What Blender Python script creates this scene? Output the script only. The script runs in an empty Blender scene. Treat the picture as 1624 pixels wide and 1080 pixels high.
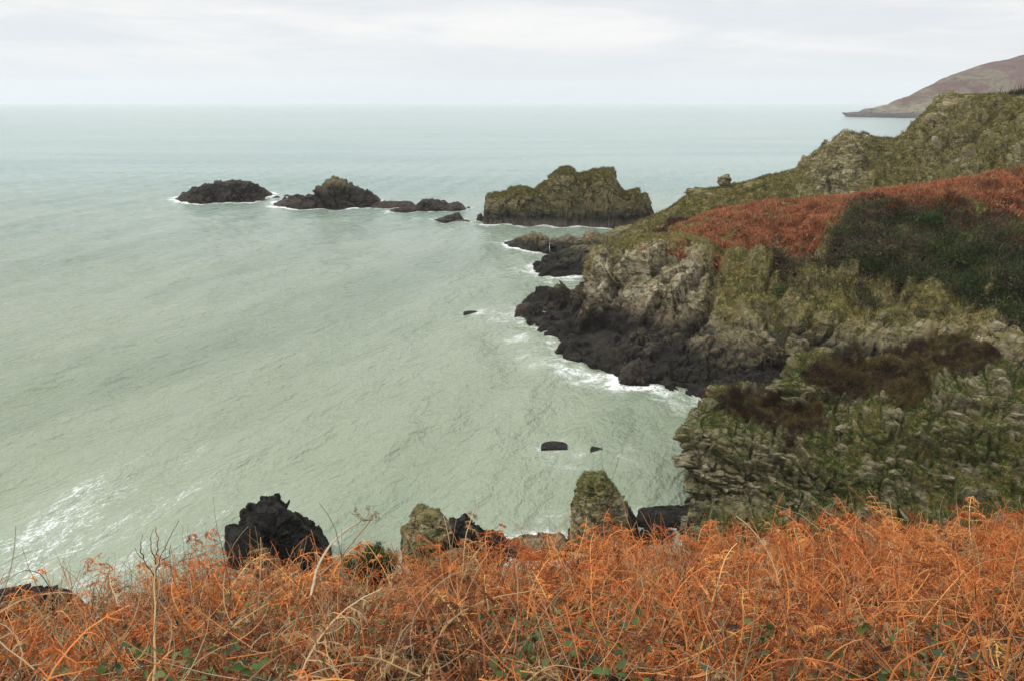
import bpy, math, random
import numpy as np
from mathutils import Vector

random.seed(7)
RNG = np.random.default_rng(11)
S = bpy.context.scene
COL = S.collection
PI = math.pi

# ------------------------------------------------------------------ camera model
F, CX, CY, H = 1275.0, 812.0, 540.0, 25.0
TH = math.radians(16.55)
ST, CT = math.sin(TH), math.cos(TH)


def ray(px, py):
    u = (np.asarray(px, float) - CX) / F
    v = (CY - np.asarray(py, float)) / F
    return u, CT + v * ST, -ST + v * CT


def W(px, py, Y=None, z=None):
    """world point seen at a photo pixel, at depth Y or height z"""
    dx, dy, dz = ray(px, py)
    t = (np.asarray(Y, float) / dy) if Y is not None else (np.asarray(z, float) - H) / dz
    return np.stack(np.broadcast_arrays(dx * t, dy * t, H + dz * t), -1)


def proj(P):
    y, z = P[..., 1], P[..., 2] - H
    d = np.maximum(y * CT - z * ST, 1e-3)
    return CX + F * P[..., 0] / d, CY - F * (y * ST + z * CT) / d


# ------------------------------------------------------------------ noise
def _hash(ix, iy, iz, seed):
    h = (ix.astype(np.int64) * 374761393 + iy.astype(np.int64) * 668265263 + iz.astype(np.int64) * 1440662683 + seed * 97531) & 0xFFFFFFFF
    h = ((h ^ (h >> 13)) * 1274126177) & 0xFFFFFFFF
    h = h ^ (h >> 16)
    h = (h * 2246822519) & 0xFFFFFFFF
    return h ^ (h >> 15)


def rnd(ix, iy, iz, seed=0):
    return (_hash(ix, iy, iz, seed) & 0xFFFFF) / float(0xFFFFF)


def perlin(P, seed=0):
    P = np.asarray(P, float)
    i = np.floor(P).astype(np.int64)
    f = P - i
    w = f * f * f * (f * (f * 6 - 15) + 10)
    out = 0
    for a in (0, 1):
        wx = w[..., 0] if a else 1 - w[..., 0]
        for b in (0, 1):
            wy = w[..., 1] if b else 1 - w[..., 1]
            for c in (0, 1):
                wz = w[..., 2] if c else 1 - w[..., 2]
                h = _hash(i[..., 0] + a, i[..., 1] + b, i[..., 2] + c, seed)
                g = ((h & 1023) / 511.5 - 1) * (f[..., 0] - a) + (((h >> 10) & 1023) / 511.5 - 1) * (f[..., 1] - b) \
                    + (((h >> 20) & 1023) / 511.5 - 1) * (f[..., 2] - c)
                out = out + wx * wy * wz * g
    return out * 1.4


def fbm(P, freq, octs=4, seed=0, gain=0.5):
    P = np.asarray(P, float) * freq
    o, a = 0, 1.0
    for k in range(octs):
        o = o + a * perlin(P + 17.3 * k, seed + k)
        P = P * 2.03
        a *= gain
    return o


def ridged(P, freq, octs=3, seed=0):
    P = np.asarray(P, float) * freq
    o, a = 0, 1.0
    for k in range(octs):
        o = o + a * (1 - 2 * np.abs(perlin(P + 9.1 * k, seed + k)))
        P = P * 2.1
        a *= 0.5
    return o


def sstep(x, a, b):
    t = np.clip((x - a) / (b - a), 0, 1)
    return t * t * (3 - 2 * t)


def unit(v):
    v = np.asarray(v, float)
    return v / np.maximum(np.linalg.norm(v, axis=-1, keepdims=True), 1e-9)


def strata(P, bn, thick, length, seed=0, warp=0.5):
    """bedded, jointed rock: a random protrusion per slab of each bed, in -1..1, plus darkness-free relief"""
    bn = unit(bn)
    a = unit(np.cross(bn, [0.31, 0.9, 0.2]))
    b = np.cross(bn, a)
    q = P + warp * np.stack([fbm(P, 0.35, 2, seed + 5), fbm(P, 0.35, 2, seed + 15), fbm(P, 0.35, 2, seed + 25)], -1)
    s = q @ bn / thick + 0.6 * fbm(P, 0.9, 2, seed + 33)
    L = np.floor(s).astype(np.int64)
    r0 = rnd(L, L * 0, L * 0, seed)
    u = q @ a / length + r0 * 37.0
    v = q @ b / length + r0 * 19.0
    A, B = np.floor(u).astype(np.int64), np.floor(v).astype(np.int64)
    r1 = rnd(L, A, B, seed + 1)
    fr = s - L
    edge = sstep(fr, 0, 0.14) * sstep(1 - fr, 0, 0.14)
    fu = u - A
    fv = v - B
    eu = sstep(np.minimum(np.minimum(fu, 1 - fu), np.minimum(fv, 1 - fv)), 0, 0.05)
    return ((0.45 * r0 + 0.75 * r1) * (0.35 + 0.65 * edge) * (0.6 + 0.4 * eu)) * 1.6 - 0.6


def cells(P, freq, seed=0):
    """worley noise: (distance to border, random per cell)"""
    Q = np.asarray(P, float) * freq
    i = np.floor(Q).astype(np.int64)
    f1 = np.full(Q.shape[:-1], 9.0)
    f2 = f1.copy()
    idr = f1 * 0
    for a in (-1, 0, 1):
        for b in (-1, 0, 1):
            for c in (-1, 0, 1):
                x, y, z = i[..., 0] + a, i[..., 1] + b, i[..., 2] + c
                d = np.sqrt((x + rnd(x, y, z, seed) - Q[..., 0]) ** 2 + (y + rnd(x, y, z, seed + 1) - Q[..., 1]) ** 2
                            + (z + rnd(x, y, z, seed + 2) - Q[..., 2]) ** 2)
                r = rnd(x, y, z, seed + 3)
                new = d < f1
                f2 = np.where(new, f1, np.minimum(f2, d))
                idr = np.where(new, r, idr)
                f1 = np.where(new, d, f1)
    return f2 - f1, idr


def facets(P, bn, la, lb, lc, seed=0, tilt=1.0, groove=0.15):
    """angular rock: each worley cell is a tilted plane; cells stretched along the bedding. ~-1..1"""
    bn = unit(np.asarray(bn, float))
    a = unit(np.cross(bn, [0.31, 0.9, 0.2]))
    b = np.cross(bn, a)
    Q = np.stack([P @ a / la, P @ b / lb, P @ bn / lc], -1)
    i = np.floor(Q).astype(np.int64)
    f1 = np.full(Q.shape[:-1], 9.0)
    f2 = f1.copy()
    val = f1 * 0
    for x_ in (-1, 0, 1):
        for y_ in (-1, 0, 1):
            for z_ in (-1, 0, 1):
                x, y, z = i[..., 0] + x_, i[..., 1] + y_, i[..., 2] + z_
                h = _hash(x, y, z, seed)
                h2 = _hash(x, y, z, seed + 1)
                dx = x + (h & 1023) / 1023.0 - Q[..., 0]
                dy = y + ((h >> 10) & 1023) / 1023.0 - Q[..., 1]
                dz = z + ((h >> 20) & 1023) / 1023.0 - Q[..., 2]
                d = np.sqrt(dx * dx + dy * dy + dz * dz)
                g = ((h2 & 255) / 127.5 - 1) * dx + (((h2 >> 8) & 255) / 127.5 - 1) * dy + (((h2 >> 16) & 255) / 127.5 - 1) * dz
                v = ((h2 >> 24) & 255) / 127.5 - 1 + tilt * 1.5 * g
                new = d < f1
                f2 = np.where(new, f1, np.minimum(f2, d))
                val = np.where(new, v, val)
                f1 = np.where(new, d, f1)
    return val * 0.6 - groove * sstep(f1 - f2, -0.06, 0)


# ------------------------------------------------------------------ mesh helpers
def mesh_obj(name, V, faces, mat, parent=None, smooth=True, attrs=None):
    V = np.asarray(V, np.float32).reshape(-1, 3)
    me = bpy.data.meshes.new(name)
    me.vertices.add(len(V))
    me.vertices.foreach_set('co', V.ravel())
    fl = faces if isinstance(faces, list) else [faces]
    idx = np.concatenate([f.ravel() for f in fl]).astype(np.int32)
    cnt = np.concatenate([np.full(len(f), f.shape[1]) for f in fl])
    me.loops.add(len(idx))
    me.loops.foreach_set('vertex_index', idx)
    me.polygons.add(len(cnt))
    st = np.concatenate([[0], np.cumsum(cnt)[:-1]]).astype(np.int32)
    me.polygons.foreach_set('loop_start', st)
    me.polygons.foreach_set('loop_total', cnt.astype(np.int32))
    me.polygons.foreach_set('use_smooth', np.full(len(cnt), smooth))
    for k, a in (attrs or {}).items():
        a = np.asarray(a, np.float32).reshape(len(V), -1)
        if a.shape[1] == 1:
            at = me.attributes.new(k, 'FLOAT', 'POINT')
            at.data.foreach_set('value', a.ravel())
        else:
            if a.shape[1] == 3:
                a = np.concatenate([a, np.ones((len(V), 1), np.float32)], 1)
            at = me.attributes.new(k, 'FLOAT_COLOR', 'POINT')
            at.data.foreach_set('color', np.ascontiguousarray(a).ravel())
    me.materials.append(mat)
    me.update(calc_edges=True)
    me.validate()
    o = bpy.data.objects.new(name, me)
    COL.objects.link(o)
    if parent:
        o.parent = parent
    return o


def tag(o, label=None, cat=None, group=None, kind=None):
    if label: o['label'] = label
    if cat: o['category'] = cat
    if group: o['group'] = group
    if kind: o['kind'] = kind
    return o


def grid_faces(nv, nu):
    i = np.arange(nv * nu).reshape(nv, nu)
    return np.stack([i[:-1, :-1], i[:-1, 1:], i[1:, 1:], i[1:, :-1]], -1).reshape(-1, 4)


def pchip(x, Y, xn):
    """monotone cubic along axis 0"""
    x = np.asarray(x, float)
    h = np.diff(x)
    sh = (-1,) + (1,) * (Y.ndim - 1)
    d = np.diff(Y, axis=0) / h.reshape(sh)
    m = np.zeros_like(Y)
    m[0], m[-1] = d[0], d[-1]
    if len(x) > 2:
        a, b = d[:-1], d[1:]
        ok = a * b > 0
        m[1:-1] = np.where(ok, 2 * a * b / np.where(ok, a + b, 1), 0)
        m[1:-1] = 0.55 * m[1:-1] + 0.45 * 0.5 * (a + b) * 0.8
    k = np.clip(np.searchsorted(x, xn) - 1, 0, len(x) - 2)
    t = ((xn - x[k]) / h[k]).reshape(sh)
    hk = h[k].reshape(sh)
    return (2 * t**3 - 3 * t**2 + 1) * Y[k] + (t**3 - 2 * t**2 + t) * hk * m[k] + (-2 * t**3 + 3 * t**2) * Y[k + 1] + (t**3 - t**2) * hk * m[k + 1]


def loft(G, nv, nu):
    """control grid [rows][cols][3] -> dense grid, spaced by length"""
    G = np.asarray(G, float)
    lr = np.concatenate([[0], np.cumsum(np.linalg.norm(np.diff(G, axis=0), axis=-1).mean(1) + 0.05)])
    lc = np.concatenate([[0], np.cumsum(np.linalg.norm(np.diff(G, axis=1), axis=-1).mean(0) + 0.05)])
    A = pchip(lr, G, np.linspace(0, lr[-1], nv))
    B = pchip(lc, np.swapaxes(A, 0, 1), np.linspace(0, lc[-1], nu))
    return np.swapaxes(B, 0, 1)


def normals(P):
    du = np.gradient(P, axis=1)
    dv = np.gradient(P, axis=0)
    return unit(np.cross(du, dv))


def blur(M, k):
    for ax in (0, 1):
        acc = np.zeros_like(M)
        for s in range(-k, k + 1):
            i = np.clip(np.arange(M.shape[ax]) + s, 0, M.shape[ax] - 1)
            acc += np.take(M, i, axis=ax)
        M = acc / (2 * k + 1)
    return M


def poly_sd(px, py, poly):
    """signed distance to a polygon, positive inside"""
    poly = np.asarray(poly, float)
    d = np.full(px.shape, 1e9)
    ins = np.zeros(px.shape, bool)
    n = len(poly)
    for k in range(n):
        a, b = poly[k], poly[(k + 1) % n]
        e = b - a
        t = np.clip(((px - a[0]) * e[0] + (py - a[1]) * e[1]) / (e @ e), 0, 1)
        d = np.minimum(d, np.hypot(px - a[0] - t * e[0], py - a[1] - t * e[1]))
        c = (a[1] > py) != (b[1] > py)
        xi = a[0] + (py - a[1]) * e[0] / (e[1] if abs(e[1]) > 1e-9 else 1e-9)
        ins ^= c & (px < xi)
    return np.where(ins, d, -d)


# ------------------------------------------------------------------ node helpers
class Mat:
    def __init__(self, name):
        self.m = bpy.data.materials.new(name)
        self.m.use_nodes = True
        self.t = self.m.node_tree
        self.t.nodes.clear()
        self.out = self.t.nodes.new('ShaderNodeOutputMaterial')

    def n(self, typ, props=None, **inp):
        nd = self.t.nodes.new(typ)
        for k, v in (props or {}).items():
            setattr(nd, k, v)
        for k, v in inp.items():
            self.set(nd, k.replace('_', ' '), v)
        return nd

    def set(self, nd, k, v):
        s = nd.inputs[int(k[1:])] if k[0] == 'i' and k[1:].isdigit() else nd.inputs[k]
        if isinstance(v, bpy.types.NodeSocket):
            self.t.links.new(v, s)
        elif isinstance(v, tuple) and len(v) == 3 and s.type == 'RGBA':
            s.default_value = (*v, 1)
        else:
            s.default_value = v

    def math(self, op, a, b=0.0, clamp=False):
        return self.n('ShaderNodeMath', {'operation': op, 'use_clamp': clamp}, i0=a, i1=b).outputs[0]

    def mix(self, f, a, b, blend='MIX'):
        nd = self.n('ShaderNodeMix', {'data_type': 'RGBA', 'blend_type': blend}, i0=f, i6=a, i7=b)
        return nd.outputs[2]

    def step(self, v, a, b, lo=0.0, hi=1.0):
        return self.n('ShaderNodeMapRange', {'interpolation_type': 'SMOOTHSTEP'}, i0=v, i1=a, i2=b, i3=lo, i4=hi).outputs[0]

    def noise(self, vec, scale, detail=4.0, rough=0.55, dist=0.0):
        return self.n('ShaderNodeTexNoise', None, Vector=vec, Scale=scale, Detail=detail, Roughness=rough, Distortion=dist).outputs[0]

    def mapping(self, vec, scale=(1, 1, 1), rot=(0, 0, 0)):
        return self.n('ShaderNodeMapping', None, Vector=vec, Scale=scale, Rotation=rot).outputs[0]

    def pos(self):
        return self.n('ShaderNodeNewGeometry').outputs['Position']

    def attr(self, name):
        return self.n('ShaderNodeAttribute', {'attribute_name': name})

    def bump(self, h, strength, dist, nrm=None):
        b = self.n('ShaderNodeBump', None, Height=h, Strength=strength, Distance=dist)
        if nrm is not None:
            self.t.links.new(nrm, b.inputs['Normal'])
        return b.outputs[0]

    def surf(self, color, rough=0.9, normal=None, spec=0.25, extra=None):
        b = self.n('ShaderNodeBsdfPrincipled')
        self.set(b, 'Base Color', color)
        self.set(b, 'Roughness', rough)
        self.set(b, 'Specular IOR Level', spec)
        if normal is not None:
            self.t.links.new(normal, b.inputs['Normal'])
        for k, v in (extra or {}).items():
            self.set(b, k, v)
        self.t.links.new(b.outputs[0], self.out.inputs['Surface'])
        return b


def rock_material(name, scale=1.0, bed=(0, 0, 0), tide=3.0, pale=1.0, olive=0.5, dark=(0.014, 0.0125, 0.0095), tidecol=None, fleck=0.35, bedk=3.2, tint=None, crack=0.4, litter=((0.055, 0.022, 0.010), (0.13, 0.05, 0.02))):
    """rock with zones: zone.R grass, zone.G brown litter, zone.B heather peat; zone2.R pale, zone2.G ochre/olive lichen, zone2.B wet"""
    M = Mat(name)
    p = M.pos()
    ps = M.mapping(p, (scale,) * 3)
    pb = M.mapping(p, (0.5 * scale, 0.5 * scale, bedk * scale), bed)
    n1 = M.noise(ps, 0.45, 5, 0.6)
    n2 = M.noise(pb, 1.3, 6, 0.62, 0.6)
    n3 = M.noise(ps, 5.5, 4, 0.65)
    n4 = M.noise(ps, 2.2, 3, 0.6, 0.4)
    col = M.mix(M.step(n2, 0.36, 0.62), (0.046, 0.040, 0.027), (0.235, 0.200, 0.128))
    col = M.mix(M.step(n1, 0.35, 0.7), col, (0.175, 0.135, 0.078))
    col = M.mix(M.math('MULTIPLY', M.step(n3, 0.53, 0.70), 0.55), col, (0.035, 0.031, 0.026))
    z2 = M.n('ShaderNodeSeparateColor', None, Color=M.attr('zone2').outputs['Color'])
    z1 = M.n('ShaderNodeSeparateColor', None, Color=M.attr('zone').outputs['Color'])
    # pale lichen-crusted faces
    col = M.mix(M.math('MULTIPLY', M.math('MULTIPLY', z2.outputs[0], M.step(n2, 0.42, 0.6)), 0.85 * pale, True), col, (0.42, 0.375, 0.275))
    sp = M.math('MULTIPLY', M.step(M.noise(ps, 9.0, 2, 0.5), 0.60, 0.66), M.step(n4, 0.45, 0.6))
    col = M.mix(M.math('MULTIPLY', sp, 0.6 * pale), col, (0.46, 0.44, 0.38))
    bf = M.math('MULTIPLY', M.step(M.noise(ps, 2.7, 3, 0.55, 0.3), 0.58, 0.66), z2.outputs[0])
    col = M.mix(M.math('MULTIPLY', bf, fleck), col, (0.50, 0.47, 0.40))
    # olive / ochre lichen and moss
    ol = M.math('MULTIPLY', M.step(n4, 0.40, 0.62), M.math('ADD', z2.outputs[1], olive * 0.35), True)
    col = M.mix(M.math('MULTIPLY', ol, 0.8), col, M.mix(n3, (0.085, 0.082, 0.018), (0.20, 0.165, 0.038)))
    if tint:
        col = M.mix(M.step(n1, 0.25, 0.6, 0.25, 0.75), col, M.mix(n2, tuple(c * 0.55 for c in tint), tuple(c * 1.35 for c in tint)))
    wv = M.n('ShaderNodeVectorMath', {'operation': 'MULTIPLY_ADD'}, i0=M.n('ShaderNodeTexNoise', None, Vector=ps, Scale=0.8, Detail=3.0).outputs[1], i1=(0.9, 0.9, 0.9), i2=M.mapping(p, (scale * crack, scale * crack, scale * crack * 0.7), (0.5, 0.6, 0.2))).outputs[0]
    vo = M.n('ShaderNodeTexVoronoi', {'feature': 'DISTANCE_TO_EDGE'}, Vector=wv, Scale=1.0)
    ck = M.step(vo.outputs['Distance'], 0.0, 0.045)
    col = M.mix(M.math('MULTIPLY', M.math('SUBTRACT', 1.0, ck), M.step(n1, 0.4, 0.6, 0.0, 0.6)), col, (0.022, 0.019, 0.014))
    # vegetation mats
    g = M.mix(M.step(n4, 0.35, 0.65), (0.070, 0.080, 0.020), (0.235, 0.185, 0.065))
    g = M.mix(M.step(n3, 0.45, 0.7), g, (0.040, 0.052, 0.014))
    col = M.mix(z1.outputs[0], col, g)
    col = M.mix(z1.outputs[1], col, M.mix(n3, *litter))
    col = M.mix(z1.outputs[2], col, M.mix(n3, (0.018, 0.012, 0.008), (0.055, 0.032, 0.018)))
    # wet, weed-blackened tidal band (a real stain by height)
    sz = M.n('ShaderNodeSeparateXYZ', None, Vector=p).outputs[2]
    hz = M.math('ADD', sz, M.math('MULTIPLY', M.math('SUBTRACT', n1, 0.5), 3.2))
    hz = M.math('ADD', hz, M.math('MULTIPLY', M.math('SUBTRACT', n4, 0.5), 1.6))
    wet = M.math('MAXIMUM', M.step(hz, tide * 0.5, tide * 1.25, 1.0, 0.0), z2.outputs[2])
    wc = M.mix(M.math('MULTIPLY', M.step(n2, 0.42, 0.68), 0.8), dark, tuple(c * 2.6 for c in dark))
    if tidecol:
        wc = M.mix(M.step(sz, 0.3, tide * 0.62, 1.0, 0.0), wc, M.mix(n4, tidecol, tuple(c * 1.7 for c in tidecol)))
    col = M.mix(wet, col, wc)
    rough = M.math('SUBTRACT', 0.92, M.math('MULTIPLY', wet, 0.14))
    b0 = M.bump(ck, 0.8, 0.25 / scale)
    b1 = M.bump(n2, 0.9, 0.30 / scale, b0)
    b2 = M.bump(n3, 0.8, 0.10 / scale, b1)
    M.surf(col, rough, b2, 0.15)
    return M.m


def leaf_material(name, trans=0.35, rough=0.75, var=0.15, spec=0.2):
    M = Mat(name)
    c = M.attr('Col').outputs['Color']
    n = M.noise(M.pos(), 14.0, 2)
    c = M.mix(M.math('MULTIPLY', n, var), c, (0.012, 0.009, 0.005))
    b = M.n('ShaderNodeBsdfPrincipled')
    M.set(b, 'Base Color', c)
    M.set(b, 'Roughness', rough)
    M.set(b, 'Specular IOR Level', spec)
    t = M.n('ShaderNodeBsdfTranslucent', None, Color=c)
    mx = M.n('ShaderNodeMixShader', None, i0=trans, i1=b.outputs[0], i2=t.outputs[0])
    M.t.links.new(mx.outputs[0], M.out.inputs['Surface'])
    return M.m


# ------------------------------------------------------------------ scattering
def sample_grid(P, N, mask, density, seed):
    """random points on a grid surface, density per m2 times mask"""
    r = np.random.default_rng(seed)
    a = P[:-1, :-1]; b = P[:-1, 1:]; c = P[1:, :-1]; d = P[1:, 1:]
    area = 0.5 * np.linalg.norm(np.cross(b - a, c - a), axis=-1) + 0.5 * np.linalg.norm(np.cross(b - d, c - d), axis=-1)
    m = mask[:-1, :-1]
    k = r.poisson(np.clip(area * m * density, 0, 60))
    idx = np.repeat(np.arange(k.size), k.ravel())
    i, j = np.unravel_index(idx, k.shape)
    s, t = r.random(len(i))[:, None], r.random(len(i))[:, None]
    p = (a[i, j] * (1 - s) + b[i, j] * s) * (1 - t) + (c[i, j] * (1 - s) + d[i, j] * s) * t
    return p, N[i, j]


def tufts(p, n, k, h, w, cols, seed, lean=0.6, spread=0.5, up=0.6, leaf=False, patch=0.45):
    """k small blades (or leaves) for every point; returns verts, tris, colours"""
    r = np.random.default_rng(seed)
    m = len(p)
    if m == 0:
        return np.zeros((0, 3)), np.zeros((0, 3), int), np.zeros((0, 3))
    hh = h * (0.5 + r.random((m, 1)) * 0.9)
    base = np.repeat(p, k, 0)
    nn = np.repeat(n, k, 0)
    hk = np.repeat(hh, k, 0) * (0.6 + 0.7 * r.random((m * k, 1)))
    off = r.normal(size=(m * k, 3)) * spread * hk * 0.5
    off -= nn * (off * nn).sum(-1, keepdims=True) * 0.7
    d = unit(nn * (1 - up) + np.array([0, 0, up]) + r.normal(size=(m * k, 3)) * lean)
    side = unit(np.cross(d, r.normal(size=(m * k, 3)))) * w * (0.5 + r.random((m * k, 1)))
    b0 = base + off - nn * 0.03
    if leaf:
        b0 = b0 + d * hk * r.random((m * k, 1)) * 0.8
        hk = hk * 0.45
    V = np.stack([b0 - side, b0 + side, b0 + d * hk], 1)
    pv = 0.5 + 0.55 * fbm(p, patch, 3, seed + 7) + r.normal(size=m) * 0.13
    ci = np.clip((pv * len(cols)).astype(int), 0, len(cols) - 1)
    cc = np.asarray(cols)[ci]
    cc = cc * (0.7 + 0.6 * r.random((m, 1)))
    cc = np.repeat(cc, k, 0) * (0.75 + 0.5 * r.random((m * k, 1)))
    C = np.repeat(cc, 3, 0)
    return V.reshape(-1, 3), np.arange(m * k * 3).reshape(-1, 3), C


def join(parts):
    V, T, C, o = [], [], [], 0
    for v, t, c in parts:
        if len(v) == 0:
            continue
        V.append(v); T.append(t + o); C.append(c); o += len(v)
    return np.concatenate(V), np.concatenate(T), np.concatenate(C)


def tubes(L, R, C, sides=3):
    """n polylines of k points -> thin tubes"""
    L = np.asarray(L, float)
    n, k, _ = L.shape
    R = np.broadcast_to(np.asarray(R, float), (n, k))
    t = unit(np.gradient(L, axis=1))
    ref = np.where(np.abs(t[..., 2:3]) > 0.9, np.array([1.0, 0.1, 0]), np.array([0.0, 0.1, 1.0]))
    a = unit(np.cross(t, ref))
    b = np.cross(t, a)
    ang = np.arange(sides) * 2 * PI / sides
    V = L[:, :, None] + R[:, :, None, None] * (a[:, :, None] * np.cos(ang)[None, None, :, None] + b[:, :, None] * np.sin(ang)[None, None, :, None])
    i = np.arange(n * k * sides).reshape(n, k, sides)
    i2 = np.roll(i, -1, axis=2)
    q = np.stack([i[:, :-1], i2[:, :-1], i2[:, 1:], i[:, 1:]], -1).reshape(-1, 4)
    T = np.concatenate([q[:, [0, 1, 2]], q[:, [0, 2, 3]]])
    C = np.broadcast_to(np.asarray(C, float).reshape(-1, 1, 1, 3) if np.ndim(C) > 1 else np.asarray(C, float), (n, k, sides, 3))
    return V.reshape(-1, 3), T, C.reshape(-1, 3)


SHORE = []      # (x, y, foam strength, reach)


def shore(pts, s=1.0, reach=1.2):
    for p in pts:
        SHORE.append((p[0], p[1], s, reach))


MAT_LEAF = leaf_material('dry_vegetation')
MAT_GREEN = leaf_material('green_leaves', 0.3, 0.55, 0.3, 0.35)
GRASS, BRACKEN, HEATHER, SCRUB = [], [], [], []

# ------------------------------------------------------------------ headlands
def build_land(name, G, nv, nu, mat, disp, zones, label, cat, flip=False, ledge=None):
    P0 = loft(G, nv, nu)
    N0 = normals(P0)
    if (N0[..., 2].mean() < 0):
        N0 = -N0
        flip = True
    Z, Z2 = zones(P0, N0)
    D = disp(P0, N0, Z, Z2)
    P = P0 + N0 * D[..., None]
    P[..., 2] = np.where(P0[..., 2] > 0.45, np.maximum(P[..., 2], 0.35), P[..., 2])
    if ledge:
        N1 = normals(P) * (-1 if flip else 1)
        nz = blur(N1[..., 2], 1)
        k, lo, hi = ledge
        Z[..., 0] *= 1 - k + k * sstep(nz + 0.25 * fbm(P, 1.1, 2, 77), lo, hi)
    f = grid_faces(nv, nu)
    if flip:
        f = f[:, ::-1]
    o = mesh_obj(name, P, f, mat, None, True, {'zone': Z.reshape(-1, 3), 'zone2': Z2.reshape(-1, 3)})
    tag(o, label, cat, None, 'structure')
    N = normals(P)
    if flip:
        N = -N
    return P, N, N0, Z, Z2


def grid_from(rows):
    """rows of (px,py,Y) or (px,py,('z',h)) or world ('w',x,y,z)"""
    out = []
    for r in rows:
        row = []
        for p in r:
            if p[0] == 'w':
                row.append(np.array(p[1:], float))
            elif isinstance(p[2], tuple):
                row.append(W(p[0], p[1], z=p[2][1]))
            else:
                row.append(W(p[0], p[1], Y=p[2]))
        out.append(row)
    return out


def z0(px, py, h=0.0):
    return (px, py, ('z', h))


def below(row, d=1.6, dy=-1.2):
    return [p + np.array([0, dy, -d]) for p in row]


# --- middle headland, with the orange bracken slope
r1 = [z0(845, 486), z0(819, 498), z0(858, 527), z0(896, 566), z0(985, 607), z0(1060, 617), z0(1130, 630), z0(1260, 648), z0(1400, 668), z0(1520, 680), z0(1640, 690), z0(1800, 700), z0(2050, 712)]
r2 = [z0(848, 481, .8), z0(828, 489, .7), z0(868, 507, .9), z0(912, 543, .9), z0(998, 578, 1.0), z0(1074, 592, 1.0), z0(1150, 602, 1.1), z0(1265, 618, 1.2), z0(1400, 638, 1.3), z0(1520, 650, 1.4), z0(1640, 655, 1.6), z0(1800, 660, 1.8), z0(2050, 670, 2.0)]
r3 = [(858, 476, 102), (840, 481, 98.5), (880, 474, 97), (935, 500, 90), (1010, 508, 84), (1085, 522, 79.5), (1165, 545, 74), (1270, 562, 71), (1400, 575, 69), (1520, 588, 67), (1640, 592, 66), (1800, 585, 65), (2050, 580, 64)]
r4 = [(915, 455, 104), (907, 461, 100), (921, 438, 99), (945, 414, 98), (1002, 399, 97), (1085, 394, 96), (1160, 408, 92), (1270, 432, 87), (1400, 462, 81), (1520, 482, 77), (1640, 490, 74), (1800, 470, 72), (2050, 450, 70)]
r5 = [(930, 440, 106), (938, 425, 104), (958, 408, 103), (984, 396, 103), (1032, 386, 104), (1100, 370, 104), (1180, 364, 101), (1280, 370, 97), (1400, 378, 92), (1520, 378, 89), (1640, 372, 87), (1800, 350, 85), (2050, 310, 83)]
r6 = [(945, 428, 108), (952, 417, 106.5), (978, 402, 106), (1012, 390, 107), (1055, 377, 109), (1108, 347, 112), (1190, 325, 110), (1290, 319, 107), (1400, 305, 104), (1510, 291, 101), (1630, 267, 99), (1800, 235, 97), (2050, 195, 95)]
B = grid_from([r1, r2, r3, r4, r5, r6])
back = [p + np.array([1.0, 5, -2.0 - 0.0 * p[2]]) for p in B[5]]
for k in range(4):
    back[k][2] = 1.5
    B[5][k][2] = min(B[5][k][2], 7.2)
back2 = [np.array([p[0] + 3, p[1] + 14, max(-1.6, p[2] - 5.5) if k > 4 else -1.6]) for k, p in enumerate(B[5])]
back[4][2] = 3.0
B = [below(B[0])] + B + [back, back2]
shore(loft(B[1:3], 2, 90)[0], 0.55, 1.3)

RUST = [(1068, 384), (1110, 340), (1190, 318), (1290, 312), (1400, 297), (1510, 283), (1640, 258), (2100, 150), (2100, 360), (1640, 345), (1560, 330), (1500, 325), (1400, 326), (1345, 338), (1322, 372), (1308, 408), (1250, 412), (1215, 398), (1165, 384), (1110, 380)]
RUST2 = [(1380, 330), (1500, 318), (1660, 330), (1660, 440), (1590, 410), (1500, 352), (1400, 352)]
DARK = [(1300, 412), (1318, 372), (1340, 342), (1400, 325), (1520, 325), (1640, 370), (2100, 380), (2100, 640), (1650, 560), (1575, 505), (1500, 470), (1400, 445), (1300, 440), (1238, 432), (1222, 408)]


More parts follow.
